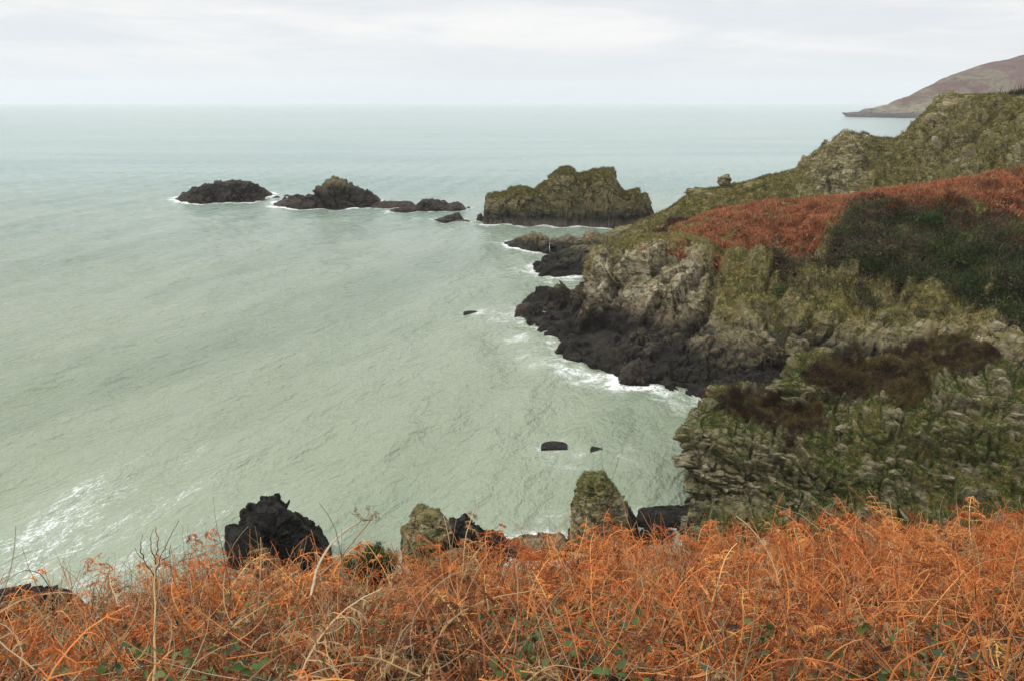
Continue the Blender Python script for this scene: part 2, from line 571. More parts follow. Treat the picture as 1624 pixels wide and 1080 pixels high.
def zonesB(P, N):
    px, py = proj(P)
    j = fbm(P, 0.35, 4, 3)
    jj = fbm(P, 1.3, 3, 8)
    rust = sstep(poly_sd(px, py, RUST) + np.where(py > 330, 44, 16) * j + 22 * jj, -6, 8)
    rust2 = sstep(poly_sd(px, py, RUST2) + 26 * j + 12 * jj - 8, -5, 8)
    darkz = sstep(poly_sd(px, py, DARK) + 50 * j + 40 * jj - 4, -10, 14)
    darkz *= 1 - 0.85 * sstep(fbm(P * np.array([0.7, 1, 1.3]), 0.45, 3, 13), 0.12, 0.34) * sstep(-px, -1640, -1400)
    behind = sstep(P[..., 1] - np.interp(px, [1000, 1108, 1290, 1510, 1800, 2050], [107, 112, 107, 101, 97, 95]), -1, 2)
    rust = np.maximum(rust, behind * sstep(px, 1080, 1130))
    grass = sstep(N[..., 2] + 0.28 * j + 0.22 * jj, 0.42, 0.72) * sstep(P[..., 2], 3.4, 5.0)
    right = sstep(px, 1120, 1230)
    grass = np.maximum(grass, right * sstep(j + 0.6 * jj + 0.28, -0.1, 0.3) * sstep(P[..., 2] + j, 3.4, 5.2) * 0.9)
    face = sstep(px, 925, 960) * sstep(-px, -1150, -1105) * sstep(-py, -500, -470) * sstep(py, 396, 412)
    grass *= 1 - 0.8 * face
    grass *= 1 - 0.75 * right * sstep(fbm(P * np.array([0.55, 0.8, 1.7]), 0.42, 3, 12), 0.05, 0.30)
    Z = np.stack([np.clip(grass - rust - darkz, 0, 1), np.clip(rust, 0, 1), np.clip(darkz - rust, 0, 1)], -1)
    pale = np.clip(face + 0.9 * sstep(P[..., 2], 2.5, 3.6) * sstep(-P[..., 2], -6.0, -4.6) * sstep(px, 1090, 1180) * sstep(jj, -0.2, 0.4), 0, 1)
    och = sstep(px, 1120, 1200) * 0.6 + 0.5 * sstep(-py, -440, -400)
    wet = sstep(-px, -925, -905) * sstep(py, 455, 475)
    zonesB.rust2 = rust2
    return Z, np.stack([pale, np.clip(och, 0, 1), wet * sstep(-P[..., 2], -4, -2.5)], -1)


def dispB(P, N, Z, Z2):
    veg = np.clip(Z.sum(-1), 0, 1)
    veg = blur(veg, 2)
    bn = np.array([0.35, -0.45, 0.82])
    Wp = P + 0.7 * np.stack([fbm(P, 0.4, 2, 1), fbm(P, 0.4, 2, 2), fbm(P, 0.4, 2, 3)], -1)
    f1 = facets(Wp, [0.75, -0.35, 0.55], 7.0, 7.0, 5.0, 40, 1.5)
    f2 = facets(Wp, [0.65, -0.45, 0.6], 2.8, 2.6, 1.6, 44, 1.3)
    f3 = facets(Wp, [0.35, -0.45, 0.82], 1.0, 0.7, 0.3, 48)
    ledge = facets(Wp, [0.15, -0.30, 0.94], 7.0, 5.0, 1.3, 52, 0.6)
    lowz = sstep(-P[..., 2], -3.6, -1.8)
    rock = 1.7 * f1 * (1 - 0.6 * lowz) + 0.70 * f2 * (1 - 0.4 * lowz) + 0.20 * f3 + 0.8 * ledge * lowz
    low = 1.1 * fbm(P, 0.16, 3, 21) + 0.3 * ridged(P, 0.5, 3, 31)
    gul = -1.0 * sstep(-np.abs(perlin(P * np.array([0.10, 0.05, 0.05]) + 0.2 * fbm(P, 0.2, 2, 35)[..., None], 34)), -0.16, 0.0)
    px, py = proj(P)
    cleft = -1.5 * sstep(-np.abs(px - np.interp(py, [385, 430, 470, 520], [1150, 1133, 1122, 1095]) - 6 * fbm(P, 0.7, 2, 36)), -13, -2) * sstep(py, 385, 400) * sstep(-py, -530, -490)
    lip = -1.6 * sstep(-np.abs(py - np.interp(px, [1180, 1300, 1400, 1500], [500, 505, 512, 500]) - 12 * fbm(P, 0.35, 3, 38)), -14, -3) * sstep(px, 1170, 1230) * sstep(fbm(P, 0.25, 2, 37), -0.25, 0.1)
    d = low + rock * (1 - 0.62 * veg) + gul * (1 - 0.3 * Z[..., 1]) + cleft + lip
    bush = np.maximum(Z[..., 2], 0)
    d += bush * (2.2 * np.abs(fbm(P, 0.28, 2, 61)) + 0.8 * np.abs(fbm(P, 0.8, 2, 63)) + 0.3 * fbm(P, 1.8, 2, 62)) + Z[..., 1] * (0.9 * fbm(P, 0.30, 2, 65) + 0.22 * fbm(P, 1.2, 3, 66)) + Z[..., 0] * 0.35 * ridged(P * np.array([0.6, 1, 1.6]), 0.5, 3, 67)
    tip = sstep(P[..., 2], -1.2, 1.0) * 0.65 + 0.35
    px, py = proj(P)
    crest = np.interp(px, [1000, 1108, 1290, 1510, 1800], [107, 112, 107, 101, 97])
    d *= 1 - 0.75 * sstep(-np.abs(P[..., 1] - crest), -6, -1) * sstep(px, 1060, 1100)
    return d * tip


MAT_B = rock_material('shale_cliff', 1.0, (0.6, 0.55, 0), 3.5, 0.75, 0.6, (0.013, 0.0112, 0.0082), bedk=1.3, crack=0.36)
PB, NB, NB0, ZB, ZB2 = build_land('headland', B, 460, 820, MAT_B, dispB, zonesB,
    'middle rocky headland with an orange bracken slope on top and black wave-washed ledges below', 'headland', ledge=(0.5, 0.25, 0.55))
pxB, pyB = proj(PB)

# bracken, scrub and grass growing on it
cov = np.clip(ZB[..., 1], 0, 1)
lump = sstep(fbm(PB, 0.5, 3, 91), -0.5, 0.1)
p, n = sample_grid(PB, NB0, cov * (0.25 + 0.75 * lump), 28, 1)
BRK = [(0.13, 0.060, 0.034), (0.26, 0.105, 0.052), (0.40, 0.160, 0.074), (0.36, 0.135, 0.060), (0.46, 0.21, 0.105), (0.26, 0.17, 0.08)]
BRACKEN.append(tufts(p, n, 6, 0.42, 0.055, BRK, 2, 0.75, 1.0, 0.6))
m2 = cov * zonesB.rust2
p, n = sample_grid(PB, NB0, m2 * sstep(fbm(PB, 0.6, 3, 14), -0.05, 0.3), 14, 41)
SCRUB.append(tufts(p, n, 8, 0.6, 0.05, [(0.05, 0.022, 0.018), (0.08, 0.03, 0.022)], 42, 0.8, 1.2, 0.6))
p, n = sample_grid(PB, NB0, ZB[..., 2] * zonesB.rust2 * sstep(fbm(PB, 0.35, 3, 15), -0.15, 0.1), 45, 43)
BRACKEN.append(tufts(p, n, 6, 0.5, 0.06, [(0.16, 0.05, 0.025), (0.22, 0.07, 0.03), (0.12, 0.04, 0.02)], 44, 0.7, 1.0, 0.6))
gsel = np.clip(sstep(fbm(PB, 0.22, 3, 17), -0.1, 0.15) * 0.7 + 0.55 * sstep(pxB, 1400, 1500) * sstep(pyB, 345, 380) * sstep(fbm(PB, 0.4, 2, 18), -0.3, 0.0), 0, 1)
for msk, cl, sd in ((ZB[..., 2] * gsel, [(0.020, 0.030, 0.010), (0.034, 0.052, 0.016), (0.058, 0.084, 0.024), (0.085, 0.105, 0.032)], 45),
                    (ZB[..., 2] * (1 - gsel), [(0.040, 0.034, 0.020), (0.075, 0.062, 0.036), (0.11, 0.088, 0.052), (0.060, 0.064, 0.028)], 47)):
    p, n = sample_grid(PB, NB0, msk, 24, sd)
    SCRUB.append(tufts(p, n, 7, 0.70, 0.065, cl, sd + 1, 0.9, 1.2, 0.5, True))
p, n = sample_grid(PB, NB0, ZB[..., 0], 22, 49)
GR = [(0.060, 0.066, 0.018), (0.115, 0.115, 0.032), (0.20, 0.165, 0.056), (0.29, 0.215, 0.082), (0.085, 0.110, 0.026)]
GRASS.append(tufts(p, n, 5, 0.30, 0.028, GR, 50, 0.7, 1.0, 0.4))

# --- back ridge
r1 = [(880, 405, 132), z0(845, 427), z0(884, 440), z0(926, 438), (1010, 440, 116), (1080, 420, 117), (1180, 380, 118), (1262, 365, 118), (1312, 360, 118), (1350, 355, 117), (1400, 350, 115), (1440, 345, 114), (1470, 342, 113), (1512, 338, 112), (1580, 330, 111), (1650, 320, 110), (1800, 300, 108), (2050, 280, 106)]
r2 = [(890, 400, 134), (862, 414, 124), (903, 407, 123), (945, 402, 123), (1020, 388, 126), (1085, 367, 128), (1185, 337, 130), (1264, 324, 130), (1312, 312, 130), (1350, 302, 129), (1400, 296, 128), (1442, 291, 128), (1470, 286, 127), (1512, 276, 126), (1580, 262, 124), (1650, 246, 122), (1800, 215, 120), (2050, 190, 118)]
r3 = [(905, 392, 136), (890, 396, 132), (920, 389, 132), (960, 380, 135), (1030, 360, 138), (1092, 331, 140), (1188, 306, 142), (1267, 287, 141), (1313, 262, 139), (1346, 248, 138), (1400, 252, 142), (1443, 246, 143), (1468, 232, 143), (1512, 220, 143), (1580, 210, 142), (1650, 200, 140), (1800, 180, 138), (2050, 165, 136)]
r4 = [(925, 384, 139), (916, 386, 138), (936, 378, 139), (985, 361, 144), (1045, 340, 148), (1100, 304, 150), (1190, 285, 150), (1269, 266, 148), (1312, 228, 146), (1343, 208, 146), (1400, 220, 152), (1437, 220, 154), (1453, 194, 154), (1497, 161, 158), (1570, 153, 160), (1650, 149, 160), (1800, 141, 158), (2050, 132, 156)]
C = grid_from([r1, r2, r3, r4])
back = [p + np.array([2.0, 9, -3.0]) for p in C[3]]
back2 = [np.array([p[0] + 6, p[1] + 30, -1.8]) for p in C[3]]
for k in range(4):
    back[k][2] = min(back[k][2], 1.0)
C = [below(C[0], 1.8, -2)] + C + [back, back2]
shore(loft(C[1:3], 2, 120)[0][:40], 0.8, 1.6)


def zonesC(P, N):
    px, py = proj(P)
    j = fbm(P, 0.22, 4, 103)
    jj = fbm(P, 0.9, 3, 108)
    g = sstep(0.30 + 0.9 * j + 0.5 * jj + 0.5 * (N[..., 2] - 0.6), -0.1, 0.35) * sstep(P[..., 2], 3.0, 4.6)
    knob = sstep(px, 1255, 1290) * sstep(-px, -1400, -1350)
    crag = sstep(px, 1440, 1470) * sstep(-px, -1580, -1520)
    g *= 1 - 0.8 * knob * sstep(jj, -0.4, 0.2) - 0.5 * crag * sstep(jj, -0.2, 0.3)
    heath = sstep(poly_sd(px, py, [(1040, 372), (1075, 350), (1110, 345), (1085, 385), (1030, 400)]) + 12 * jj, -5, 5)
    Z = np.stack([np.clip(g, 0, 1) * (1 - heath), 0 * g, heath * 0.9], -1)
    pale = np.clip(knob + 0.7 * sstep(px, 1420, 1460) * sstep(jj, 0.0, 0.4) + 0.6 * sstep(px, 1200, 1260) * sstep(fbm(P, 0.4, 3, 109), 0.0, 0.3), 0, 1)
    return Z, np.stack([pale * 0.9, 0.7 + 0 * g, 0 * g], -1)


def dispC(P, N, Z, Z2):
    veg = blur(np.clip(Z.sum(-1), 0, 1), 2)
    px, py = proj(P)
    bn = np.array([0.25, -0.2, 0.95])
    Wp = P + 1.0 * np.stack([fbm(P, 0.3, 2, 1), fbm(P, 0.3, 2, 2), fbm(P, 0.3, 2, 3)], -1)
    kz = sstep(px, 1250, 1300)
    rock = (1.2 + 1.0 * kz) * facets(Wp, [0.45, -0.3, 0.85], 8, 7, 3.6, 140, 1.3) + (0.6 + 0.4 * kz) * facets(Wp, [0.3, -0.3, 0.9], 3.2, 2.2, 1.0, 144) + 0.25 * facets(Wp, bn, 1.3, 1.0, 0.45, 148)
    gul = -1.2 * sstep(-np.abs(perlin(P * np.array([0.07, 0.04, 0.05]) + 0.2 * fbm(P, 0.15, 2, 135)[..., None], 134)), -0.16, 0.0)
    d = gul + 1.0 * fbm(P, 0.12, 3, 121) + 0.40 * ridged(P * np.array([0.7, 1, 1.5]), 0.35, 3, 131) * (0.5 + 0.5 * kz) + rock * (1 - 0.40 * veg)
    cragz = sstep(px, 1440, 1480)
    d += cragz * (1.6 * np.abs(fbm(P * np.array([1, 1, 2.0]), 0.22, 3, 133)) - 0.5)
    tip = sstep(P[..., 2], -1.5, 3.5) * 0.6 + 0.4
    crest = np.interp(px, [920, 1045, 1100, 1190, 1343, 1437, 1570, 2050], [138, 148, 150, 150, 146, 154, 160, 156])
    d *= 1 - 0.75 * sstep(-np.abs(P[..., 1] - crest), -10, -1)
    return d * tip


MAT_C = rock_material('ridge_rock', 0.8, (0.2, 0.25, 0), 3.0, 0.8, 1.0, fleck=0.85)
PC, NC, NC0, ZC, ZC2 = build_land('headland', C, 420, 760, MAT_C, dispC, zonesC,
    'back headland ridge of olive grass and pale rock rising to a knob and crag', 'headland', ledge=(0.7, 0.30, 0.58))
p, n = sample_grid(PC, NC0, ZC[..., 0] * (PC[..., 1] < 168), 11, 149)
GRC = [(0.055, 0.044, 0.020), (0.085, 0.082, 0.022), (0.14, 0.125, 0.036), (0.22, 0.175, 0.062), (0.13, 0.085, 0.040)]
GRASS.append(tufts(p, n, 5, 0.40, 0.045, GRC, 150, 0.7, 1.0, 0.4))
p, n = sample_grid(PC, NC0, ZC[..., 2], 16, 151)
HEATHER.append(tufts(p, n, 6, 0.5, 0.05, [(0.06, 0.026, 0.022), (0.09, 0.04, 0.03)], 152, 0.8, 1.0, 0.5))
pxC, pyC = proj(PC)
edge = sstep(pxC, 1570, 1600) * sstep(-np.abs(PC[..., 1] - 162), -4, -2)
p, n = sample_grid(PC, NC0, edge * sstep(fbm(PC, 0.3, 2, 5), 0, 0.1), 9, 153)
SCRUB.append(tufts(p, n, 8, 1.0, 0.09, [(0.03, 0.022, 0.014), (0.05, 0.035, 0.02)], 154, 0.7, 1.4, 0.7))

# --- near crag of bedded shale
r1 = [z0(1092, 874), z0(1150, 900, .1), z0(1232, 915, .2), z0(1260, 918, .25), z0(1302, 920, .3), z0(1400, 925, .5), z0(1500, 928, .8), z0(1580, 928, 1.0), z0(1645, 925, 1.2), z0(1780, 920, 1.4), z0(2000, 905, 1.8)]
r2 = [(1099, 790, 45.6), (1153, 800, 44.9), (1235, 805, 44.2), (1262, 808, 44), (1305, 810, 43.7), (1405, 805, 43.2), (1500, 800, 42.7), (1580, 800, 42.2), (1645, 795, 41.7), (1780, 785, 41), (2000, 770, 39.5)]
r3 = [(1095, 735, 46.6), (1158, 745, 46.3), (1240, 745, 46.1), (1265, 745, 46), (1310, 742, 45.8), (1405, 730, 45.7), (1500, 712, 45.6), (1580, 700, 45.2), (1640, 705, 44.6), (1780, 700, 43.5), (2000, 680, 42)]
r4 = [(1088, 697, 47.8), (1158, 692, 48.3), (1237, 692, 48.2), (1265, 692, 48.2), (1310, 690, 48), (1405, 665, 48.2), (1500, 640, 48.2), (1572, 612, 48.6), (1628, 645, 47.3), (1780, 640, 46.5), (2000, 610, 45)]
r5 = [(1106, 670, 49.5), (1165, 662, 50.5), (1242, 664, 51), (1266, 662, 51), (1312, 655, 51), (1405, 640, 51), (1498, 606, 51), (1570, 592, 50.4), (1620, 628, 49.3), (1780, 622, 48.5), (2000, 590, 47)]
r6 = [(1127, 647, 51), (1172, 644, 53), (1245, 643, 53.5), (1258, 604, 53.6), (1282, 592, 54), (1405, 592, 55), (1500, 567, 55), (1563, 577, 53.5), (1605, 612, 52), (1780, 605, 50.5), (2000, 570, 49)]
r7 = [(1139, 642, 52.6), (1180, 641, 55), (1245, 640, 55.5), (1259, 590, 56), (1290, 574, 57), (1410, 576, 58), (1500, 553, 58), (1553, 566, 56.5), (1590, 603, 55), (1780, 600, 52.5), (2000, 560, 51)]
A = grid_from([r1, r2, r3, r4, r5, r6, r7])
back = [p + np.array([0.4, 2.2, -0.8]) for p in A[6]]
for p in back: p[2] = max(p[2] - 1.5, 1.6)
back2 = [np.array([p[0] + 1, p[1] + 5.5, -0.8]) for p in A[6]]
A = [below(A[0], 1.5, -1.0)] + A + [back, back2]
wrap = [[q + np.array([1.2 + 0.3 * i, 4.5, -0.4 * (i > 3)])] + list(r) for i, (q, r) in enumerate((r[0], r) for r in A)]
A = wrap
shore(loft([r[0:4] for r in A[1:3]], 2, 30)[0], 0.5, 0.8)

HU = [(1272, 595), (1300, 580), (1330, 570), (1420, 576), (1500, 548), (1566, 566), (1562, 588), (1480, 626), (1430, 655), (1320, 642), (1285, 628)]
HL = [(1130, 640), (1250, 642), (1300, 655), (1312, 680), (1245, 695), (1180, 670), (1140, 657)]


def zonesA(P, N):
    px, py = proj(P)
    j = fbm(P, 0.7, 4, 203)
    jj = fbm(P, 2.2, 3, 208)
    h = np.maximum(sstep(poly_sd(px, py, HU) + 17 * j + 11 * jj, -6, 7), sstep(poly_sd(px, py, HL) + 12 * j + 10 * jj + 2, -5, 6))
    h *= 1 - 0.8 * sstep(fbm(P, 0.9, 3, 211), 0.30, 0.45)
    g = sstep(0.12 + 0.9 * j + 0.55 * jj + 0.5 * (N[..., 2] - 0.5), -0.05, 0.32)
    slab = sstep(poly_sd(px, py, [(1130, 690), (1260, 690), (1310, 780), (1180, 830), (1090, 800), (1085, 700)]) + 20 * j, -10, 15)
    end = sstep(-px, -1140, -1105)
    g *= (1 - 0.62 * slab) * (1 - 0.55 * end)
    tri = sstep(poly_sd(px, py, [(1480, 640), (1560, 585), (1610, 620), (1630, 700), (1500, 690)]), -10, 10)
    g *= 1 - 0.4 * tri
    Z = np.stack([np.clip(g - h, 0, 1), 0 * g, h], -1)
    pale = np.clip(0.75 * slab + 0.7 * tri + 0.6 * sstep(-px, -1200, -1130) + 0.3, 0, 1)
    return Z, np.stack([pale, 0.55 + 0 * g, 0 * g], -1)


def dispA(P, N, Z, Z2):
    veg = blur(np.clip(Z.sum(-1), 0, 1), 2)
    bn = np.array([0.24, -0.14, 0.96])
    Wp = P + 0.35 * np.stack([fbm(P, 0.7, 2, 1), fbm(P, 0.7, 2, 2), fbm(P, 0.7, 2, 3)], -1)
    s1 = np.maximum(strata(P, bn, 0.27, 1.5, 250, 0.22) + 0.15, 0.0)
    s2 = strata(P, bn, 0.85, 3.2, 256, 0.4)
    rock = 0.15 * facets(Wp, bn, 2.6, 1.8, 0.6, 240) + 0.46 * s1 + 0.80 * s2 + 0.05 * facets(Wp, bn, 0.8, 0.6, 0.16, 244)
    big = 0.95 * facets(Wp, [0.3, -0.2, 0.93], 6.0, 4.0, 1.6, 260)
    d = 0.40 * fbm(P, 0.28, 3, 221) + (rock + 0.7 * big) * (1 - 0.35 * veg)
    d += Z[..., 2] * (0.75 * np.abs(fbm(P, 0.8, 2, 261)) + 0.14 * fbm(P, 3.5, 2, 262))
    d += Z[..., 0] * 0.10 * fbm(P, 3.0, 2, 263)
    return d * (0.5 + 0.5 * sstep(P[..., 2], 0, 2))


MAT_A = rock_material('bedded_shale', 2.0, (0.15, 0.24, 0), 0.9, 1.0, 0.6, bedk=3.6, crack=0.3, tint=(0.15, 0.135, 0.078))
PA, NA, NA0, ZA, ZA2 = build_land('crag', A, 470, 700, MAT_A, dispA, zonesA,
    'nearest crag of thin bedded shale slabs with grass ledges and dark heather tops', 'crag', ledge=(0.55, 0.20, 0.52))
# protruding plates of shale, parts of the crag's face
crag = bpy.data.objects['crag']
r_ = np.random.default_rng(31)
qx, qy = proj(PA)
wt = sstep(poly_sd(qx, qy, [(1130, 682), (1265, 690), (1320, 770), (1300, 800), (1200, 850), (1100, 850), (1098, 720)]) + 18 * fbm(PA, 0.6, 2, 32), -8, 12) + 0.10 + 0.5 * sstep(fbm(PA, 0.35, 2, 33), 0.15, 0.4)
wt *= (qy > 655) * (ZA[..., 2] < 0.3) * (PA[..., 1] < 53)
p, n = sample_grid(PA, NA0, wt, 1.5, 34)
bnv = unit(np.array([0.24, -0.05, 0.97]))
V, T, q4, o_ = [], [], [], 0
clump = fbm(p, 0.9, 2, 35)
for i in range(len(p)):
    if r_.random() > 0.25 + 1.6 * clump[i]:
        continue
    L, Dp, th = r_.uniform(0.25, 1.0), r_.uniform(0.25, 0.5), r_.uniform(0.06, 0.17)
    al = unit(np.cross(n[i], bnv) + r_.normal(size=3) * 0.10)
    bb = unit(bnv + r_.normal(size=3) * 0.06)
    out = unit(np.cross(bb, al))
    if out @ n[i] < 0: out = -out
    m = 9
    a = np.linspace(0, 2 * PI, m, endpoint=False) + r_.normal(size=m) * 0.15
    rr = r_.uniform(0.75, 1.1, m)
    ring = p[i] + out * r_.uniform(-0.02, 0.14) + (np.cos(a) * rr)[:, None] * al * L * 0.5 + (np.sin(a) * rr)[:, None] * out * Dp * 0.55
    jit = r_.normal(size=(m, 3)) * 0.012
    top, bot = ring + bb * th * 0.5 + jit, ring - bb * th * 0.5 - out * 0.03 + jit
    V += [top, bot, (top.mean(0) + bb * 0.01)[None], bot.mean(0)[None]]
    k = np.arange(m); k2 = (k + 1) % m
    q4.append(np.stack([o_ + m + k, o_ + m + k2, o_ + k2, o_ + k], -1))
    T += [np.stack([o_ + k, o_ + k2, 0 * k + o_ + 2 * m], -1), np.stack([o_ + m + k2, o_ + m + k, 0 * k + o_ + 2 * m + 1], -1)]
    o_ += 2 * m + 2
V = np.concatenate(V)
zz = np.zeros((len(V), 3)); zz[:, 0] = 1.0; zz[:, 1] = 0.1
mesh_obj('shale_slabs', V, [np.concatenate(T), np.concatenate(q4)], MAT_A, crag, False, {'zone': zz * 0, 'zone2': zz})
p, n = sample_grid(PA, NA, np.clip(ZA[..., 0] * 1.1 + 0.05 * (1 - ZA[..., 2]), 0, 1), 110, 249)
GRA = [(0.032, 0.045, 0.012), (0.055, 0.088, 0.018), (0.085, 0.125, 0.025), (0.12, 0.135, 0.034), (0.21, 0.170, 0.062)]
GRASS.append(tufts(p, n, 6, 0.19, 0.013, GRA, 250, 0.7, 1.1, 0.25, patch=0.8))
hp = fbm(PA, 0.55, 3, 255)
for msk, cl, sd in ((sstep(hp, 0.0, 0.15), [(0.080, 0.062, 0.024), (0.13, 0.090, 0.034), (0.12, 0.10, 0.034)], 251), (1 - sstep(hp, 0.0, 0.15), [(0.036, 0.024, 0.015), (0.060, 0.038, 0.023), (0.090, 0.056, 0.032)], 253)):
    p, n = sample_grid(PA, NA, ZA[..., 2] * msk, 150, sd)
    HEATHER.append(tufts(p, n, 6, 0.22, 0.014, cl, sd + 1, 0.6, 1.0, 0.7))

# --- far headland
r1 = [z0(1343, 186.5), z0(1362, 187), z0(1394, 187.5), z0(1440, 188.5), z0(1500, 189), z0(1580, 190), z0(1700, 192), z0(1900, 196), z0(2100, 200)]
r2 = [(1346, 184, 1480), (1364, 183, 1480), (1396, 180, 1480), (1440, 173, 1480), (1500, 164, 1480), (1580, 158, 1480), (1700, 150, 1460), (1900, 145, 1450), (2100, 140, 1400)]
r3 = [(1349, 183.5, 1510), (1367, 181, 1520), (1400, 173, 1530), (1440, 157, 1550), (1502, 135, 1570), (1582, 122, 1580), (1700, 112, 1570), (1900, 100, 1550), (2100, 98, 1500)]
r4 = [(1352, 183.5, 1530), (1372, 178, 1550), (1405, 172, 1570), (1442, 152, 1620), (1505, 121, 1680), (1585, 96, 1740), (1640, 85, 1780), (1800, 62, 1780), (2100, 45, 1750)]
D = grid_from([r1, r2, r3, r4])
back = [np.array([p[0] * (1 + 200 / p[1]), p[1] + 180, p[2] * 0.65 - 1]) for p in D[3]]
back2 = [np.array([p[0] * (1 + 560 / p[1]), p[1] + 500, -9]) for p in D[3]]
D = [below(D[0], 4, -10)] + D + [back, back2]


def zonesD(P, N):
    j = fbm(P, 0.012, 4, 303)
    jj = fbm(P, 0.05, 3, 308)
    hgt = sstep(P[..., 2] + 14 * j, 14, 34)
    rust = sstep(j + 0.5 * jj + 0.22, 0.0, 0.35) * hgt
    Z = np.stack([np.clip(hgt * 0.9 - rust * 0.7, 0, 1) * 0.55, np.clip(rust * 0.8 + 0.35 * hgt, 0, 1), 0.35 * hgt * sstep(jj, 0, 0.3)], -1)
    return Z, np.stack([0.2 * sstep(jj, 0.2, 0.5), 0.2 + 0 * j, 0 * j], -1)


def dispD(P, N, Z, Z2):
    return 4.0 * fbm(P, 0.010, 4, 321) * sstep(P[..., 2], 0, 30) - 3 * sstep(-np.abs(perlin(P * np.array([0.013, 0.004, 0.004]), 322)), -0.12, 0) * sstep(P[..., 2], 3, 20) + (1 - Z[..., 0]) * 3.5 * ridged(P * np.array([1, 1, 0.5]), 0.035, 3, 331) * sstep(-P[..., 2], -60, -20) * sstep(P[..., 2], -1, 6)


MAT_D = rock_material('far_hill', 0.07, (0.2, 0.25, 0), 9.0, 0.5, 0.4, (0.03, 0.026, 0.026), litter=((0.055, 0.022, 0.014), (0.115, 0.044, 0.026)))
build_land('headland', D, 150, 300, MAT_D, dispD, zonesD, 'distant rust and purple hill sloping down to a low rocky point', 'headland')
shore(loft(D[1:3], 2, 60)[0], 0.8, 9)


# ------------------------------------------------------------------ rocks and islets
def rock_mass(name, base, crest, depth, label, cat, mat, amp=1.0, nu=140, nv=60, steep=1.0, lean=0.5, grp=None, zone=None, seed=0, vert=False, foam=1.0, reach=1.2, parent=None, bed=None, fine=1.0):
    base = np.asarray(base, float)
    crest = np.asarray(crest, float)
    l = np.concatenate([[0], np.cumsum(np.hypot(*np.diff(crest, axis=0).T))])
    t = np.linspace(0, 1, nu)
    cx = np.interp(t * l[-1], l, crest[:, 0])
    cy = np.interp(t * l[-1], l, crest[:, 1])
    by = np.interp(cx, base[:, 0], base[:, 1])
    Fp = W(cx, by, z=0)
    env = np.sqrt(np.clip(1 - (2 * (np.arange(nu) + 0.5) / nu - 1) ** 2, 0, 1)) ** 0.6
    w = depth * (0.15 + 0.85 * env)
    Cp = W(cx, cy, Y=Fp[:, 1] + lean * w)
    Cp[:, 2] = np.maximum(Cp[:, 2], 0.12)
    u = unit(np.stack([Fp[:, 0], Fp[:, 1], 0 * cx], -1))
    Bp = Fp + u * w[:, None]
    s = np.linspace(0, 1, nv // 2)
    h = (1 - np.cos(s * PI / 2)) ** (1.0 * steep)
    v = np.sin(s * PI / 2) ** (1.0 / steep)
    front = Fp[None] * (1 - h[:, None, None]) + Cp[None] * h[:, None, None]
    front[..., 2] = v[:, None] * Cp[None, :, 2]
    backh = h[::-1]
    rear = Bp[None] * (1 - backh[:, None, None]) + Cp[None] * backh[:, None, None]
    rear[..., 2] = (v[::-1])[:, None] * Cp[None, :, 2]
    lowf = front[:1] - u[None] * 0.5 + np.array([0, 0, -1.2])
    lowb = rear[-1:] + u[None] * 0.5 + np.array([0, 0, -1.2])
    P = np.concatenate([lowf, front, rear[1:], lowb], 0)
    N = normals(P)
    N = unit(np.stack([blur(N[..., k], 2) for k in range(3)], -1))
    flip = N[:, :, 2].mean() < 0
    if flip:
        N = -N
    sz = amp * np.clip(Cp[:, 2], 0.45, 5) / 5
    bn = np.array(bed if bed else ([0.85, 0.4, 0.35] if vert else [0.3, -0.4, 0.86]))
    Q = P + seed * 13.7
    th = 0.35 * max(depth, 2) / 5
    Wp = Q + th * 0.8 * np.stack([fbm(Q, 0.5 / th, 2, 1), fbm(Q, 0.5 / th, 2, 2), fbm(Q, 0.5 / th, 2, 3)], -1)
    d = 1.1 * facets(Wp, bn, th * 7, th * 5, th * 3, seed + 400) + 0.6 * facets(Wp, bn, th * 3, th * 2.2, th * 0.9, seed + 410) + 0.28 * facets(Wp, bn, th * 1.3, th, th * 0.35, seed + 420)
    d += 0.3 * fbm(Q, 0.5 / th, 3, seed + 430)
    topf = 1 - 0.8 * sstep(-np.abs(np.arange(P.shape[0]) - P.shape[0] / 2) / P.shape[0], -0.13, 0)[:, None]
    P = P + N * (d * np.minimum(sz, 0.35 * depth / 3))[..., None] * topf[..., None] * fine
    Z, Z2 = (zone(P, N, cx, Q) if zone else (np.zeros(P.shape), np.zeros(P.shape)))
    f = grid_faces(*P.shape[:2])
    if flip:
        f = f[:, ::-1]
    o = mesh_obj(name, P, f, mat, parent, True, {'zone': Z.reshape(-1, 3), 'zone2': Z2.reshape(-1, 3)})
    if not parent:
        tag(o, label, cat, grp)
    if foam > 0:
        ring = np.concatenate([Fp, Bp[::-1]], 0)
        shore(ring[:: max(1, nu // 60)], foam, reach)
    return o, P, N, Z


BLK = (0.017, 0.014, 0.012)
MAT_SK = rock_material('black_skerry', 0.8, (0.3, 0.2, 0), 6.5, 0.1, 0.15, (0.015, 0.013, 0.010), (0.036, 0.028, 0.021))
MAT_ST = rock_material('stack_rock', 0.8, (1.2, 0.3, 0), 3.2, 0.35, 0.6, (0.022, 0.020, 0.015), (0.072, 0.060, 0.048), tint=(0.135, 0.118, 0.055), crack=0.3)
MAT_BK = rock_material('black_boulder', 2.2, (0.3, 0.3, 0), 9.0, 0.1, 0.2, (0.0095, 0.0088, 0.0070))
MAT_LR = rock_material('ledge_rock', 1.0, (1.1, 0.3, 0), 2.0, 0.3, 0.5, (0.026, 0.024, 0.018))

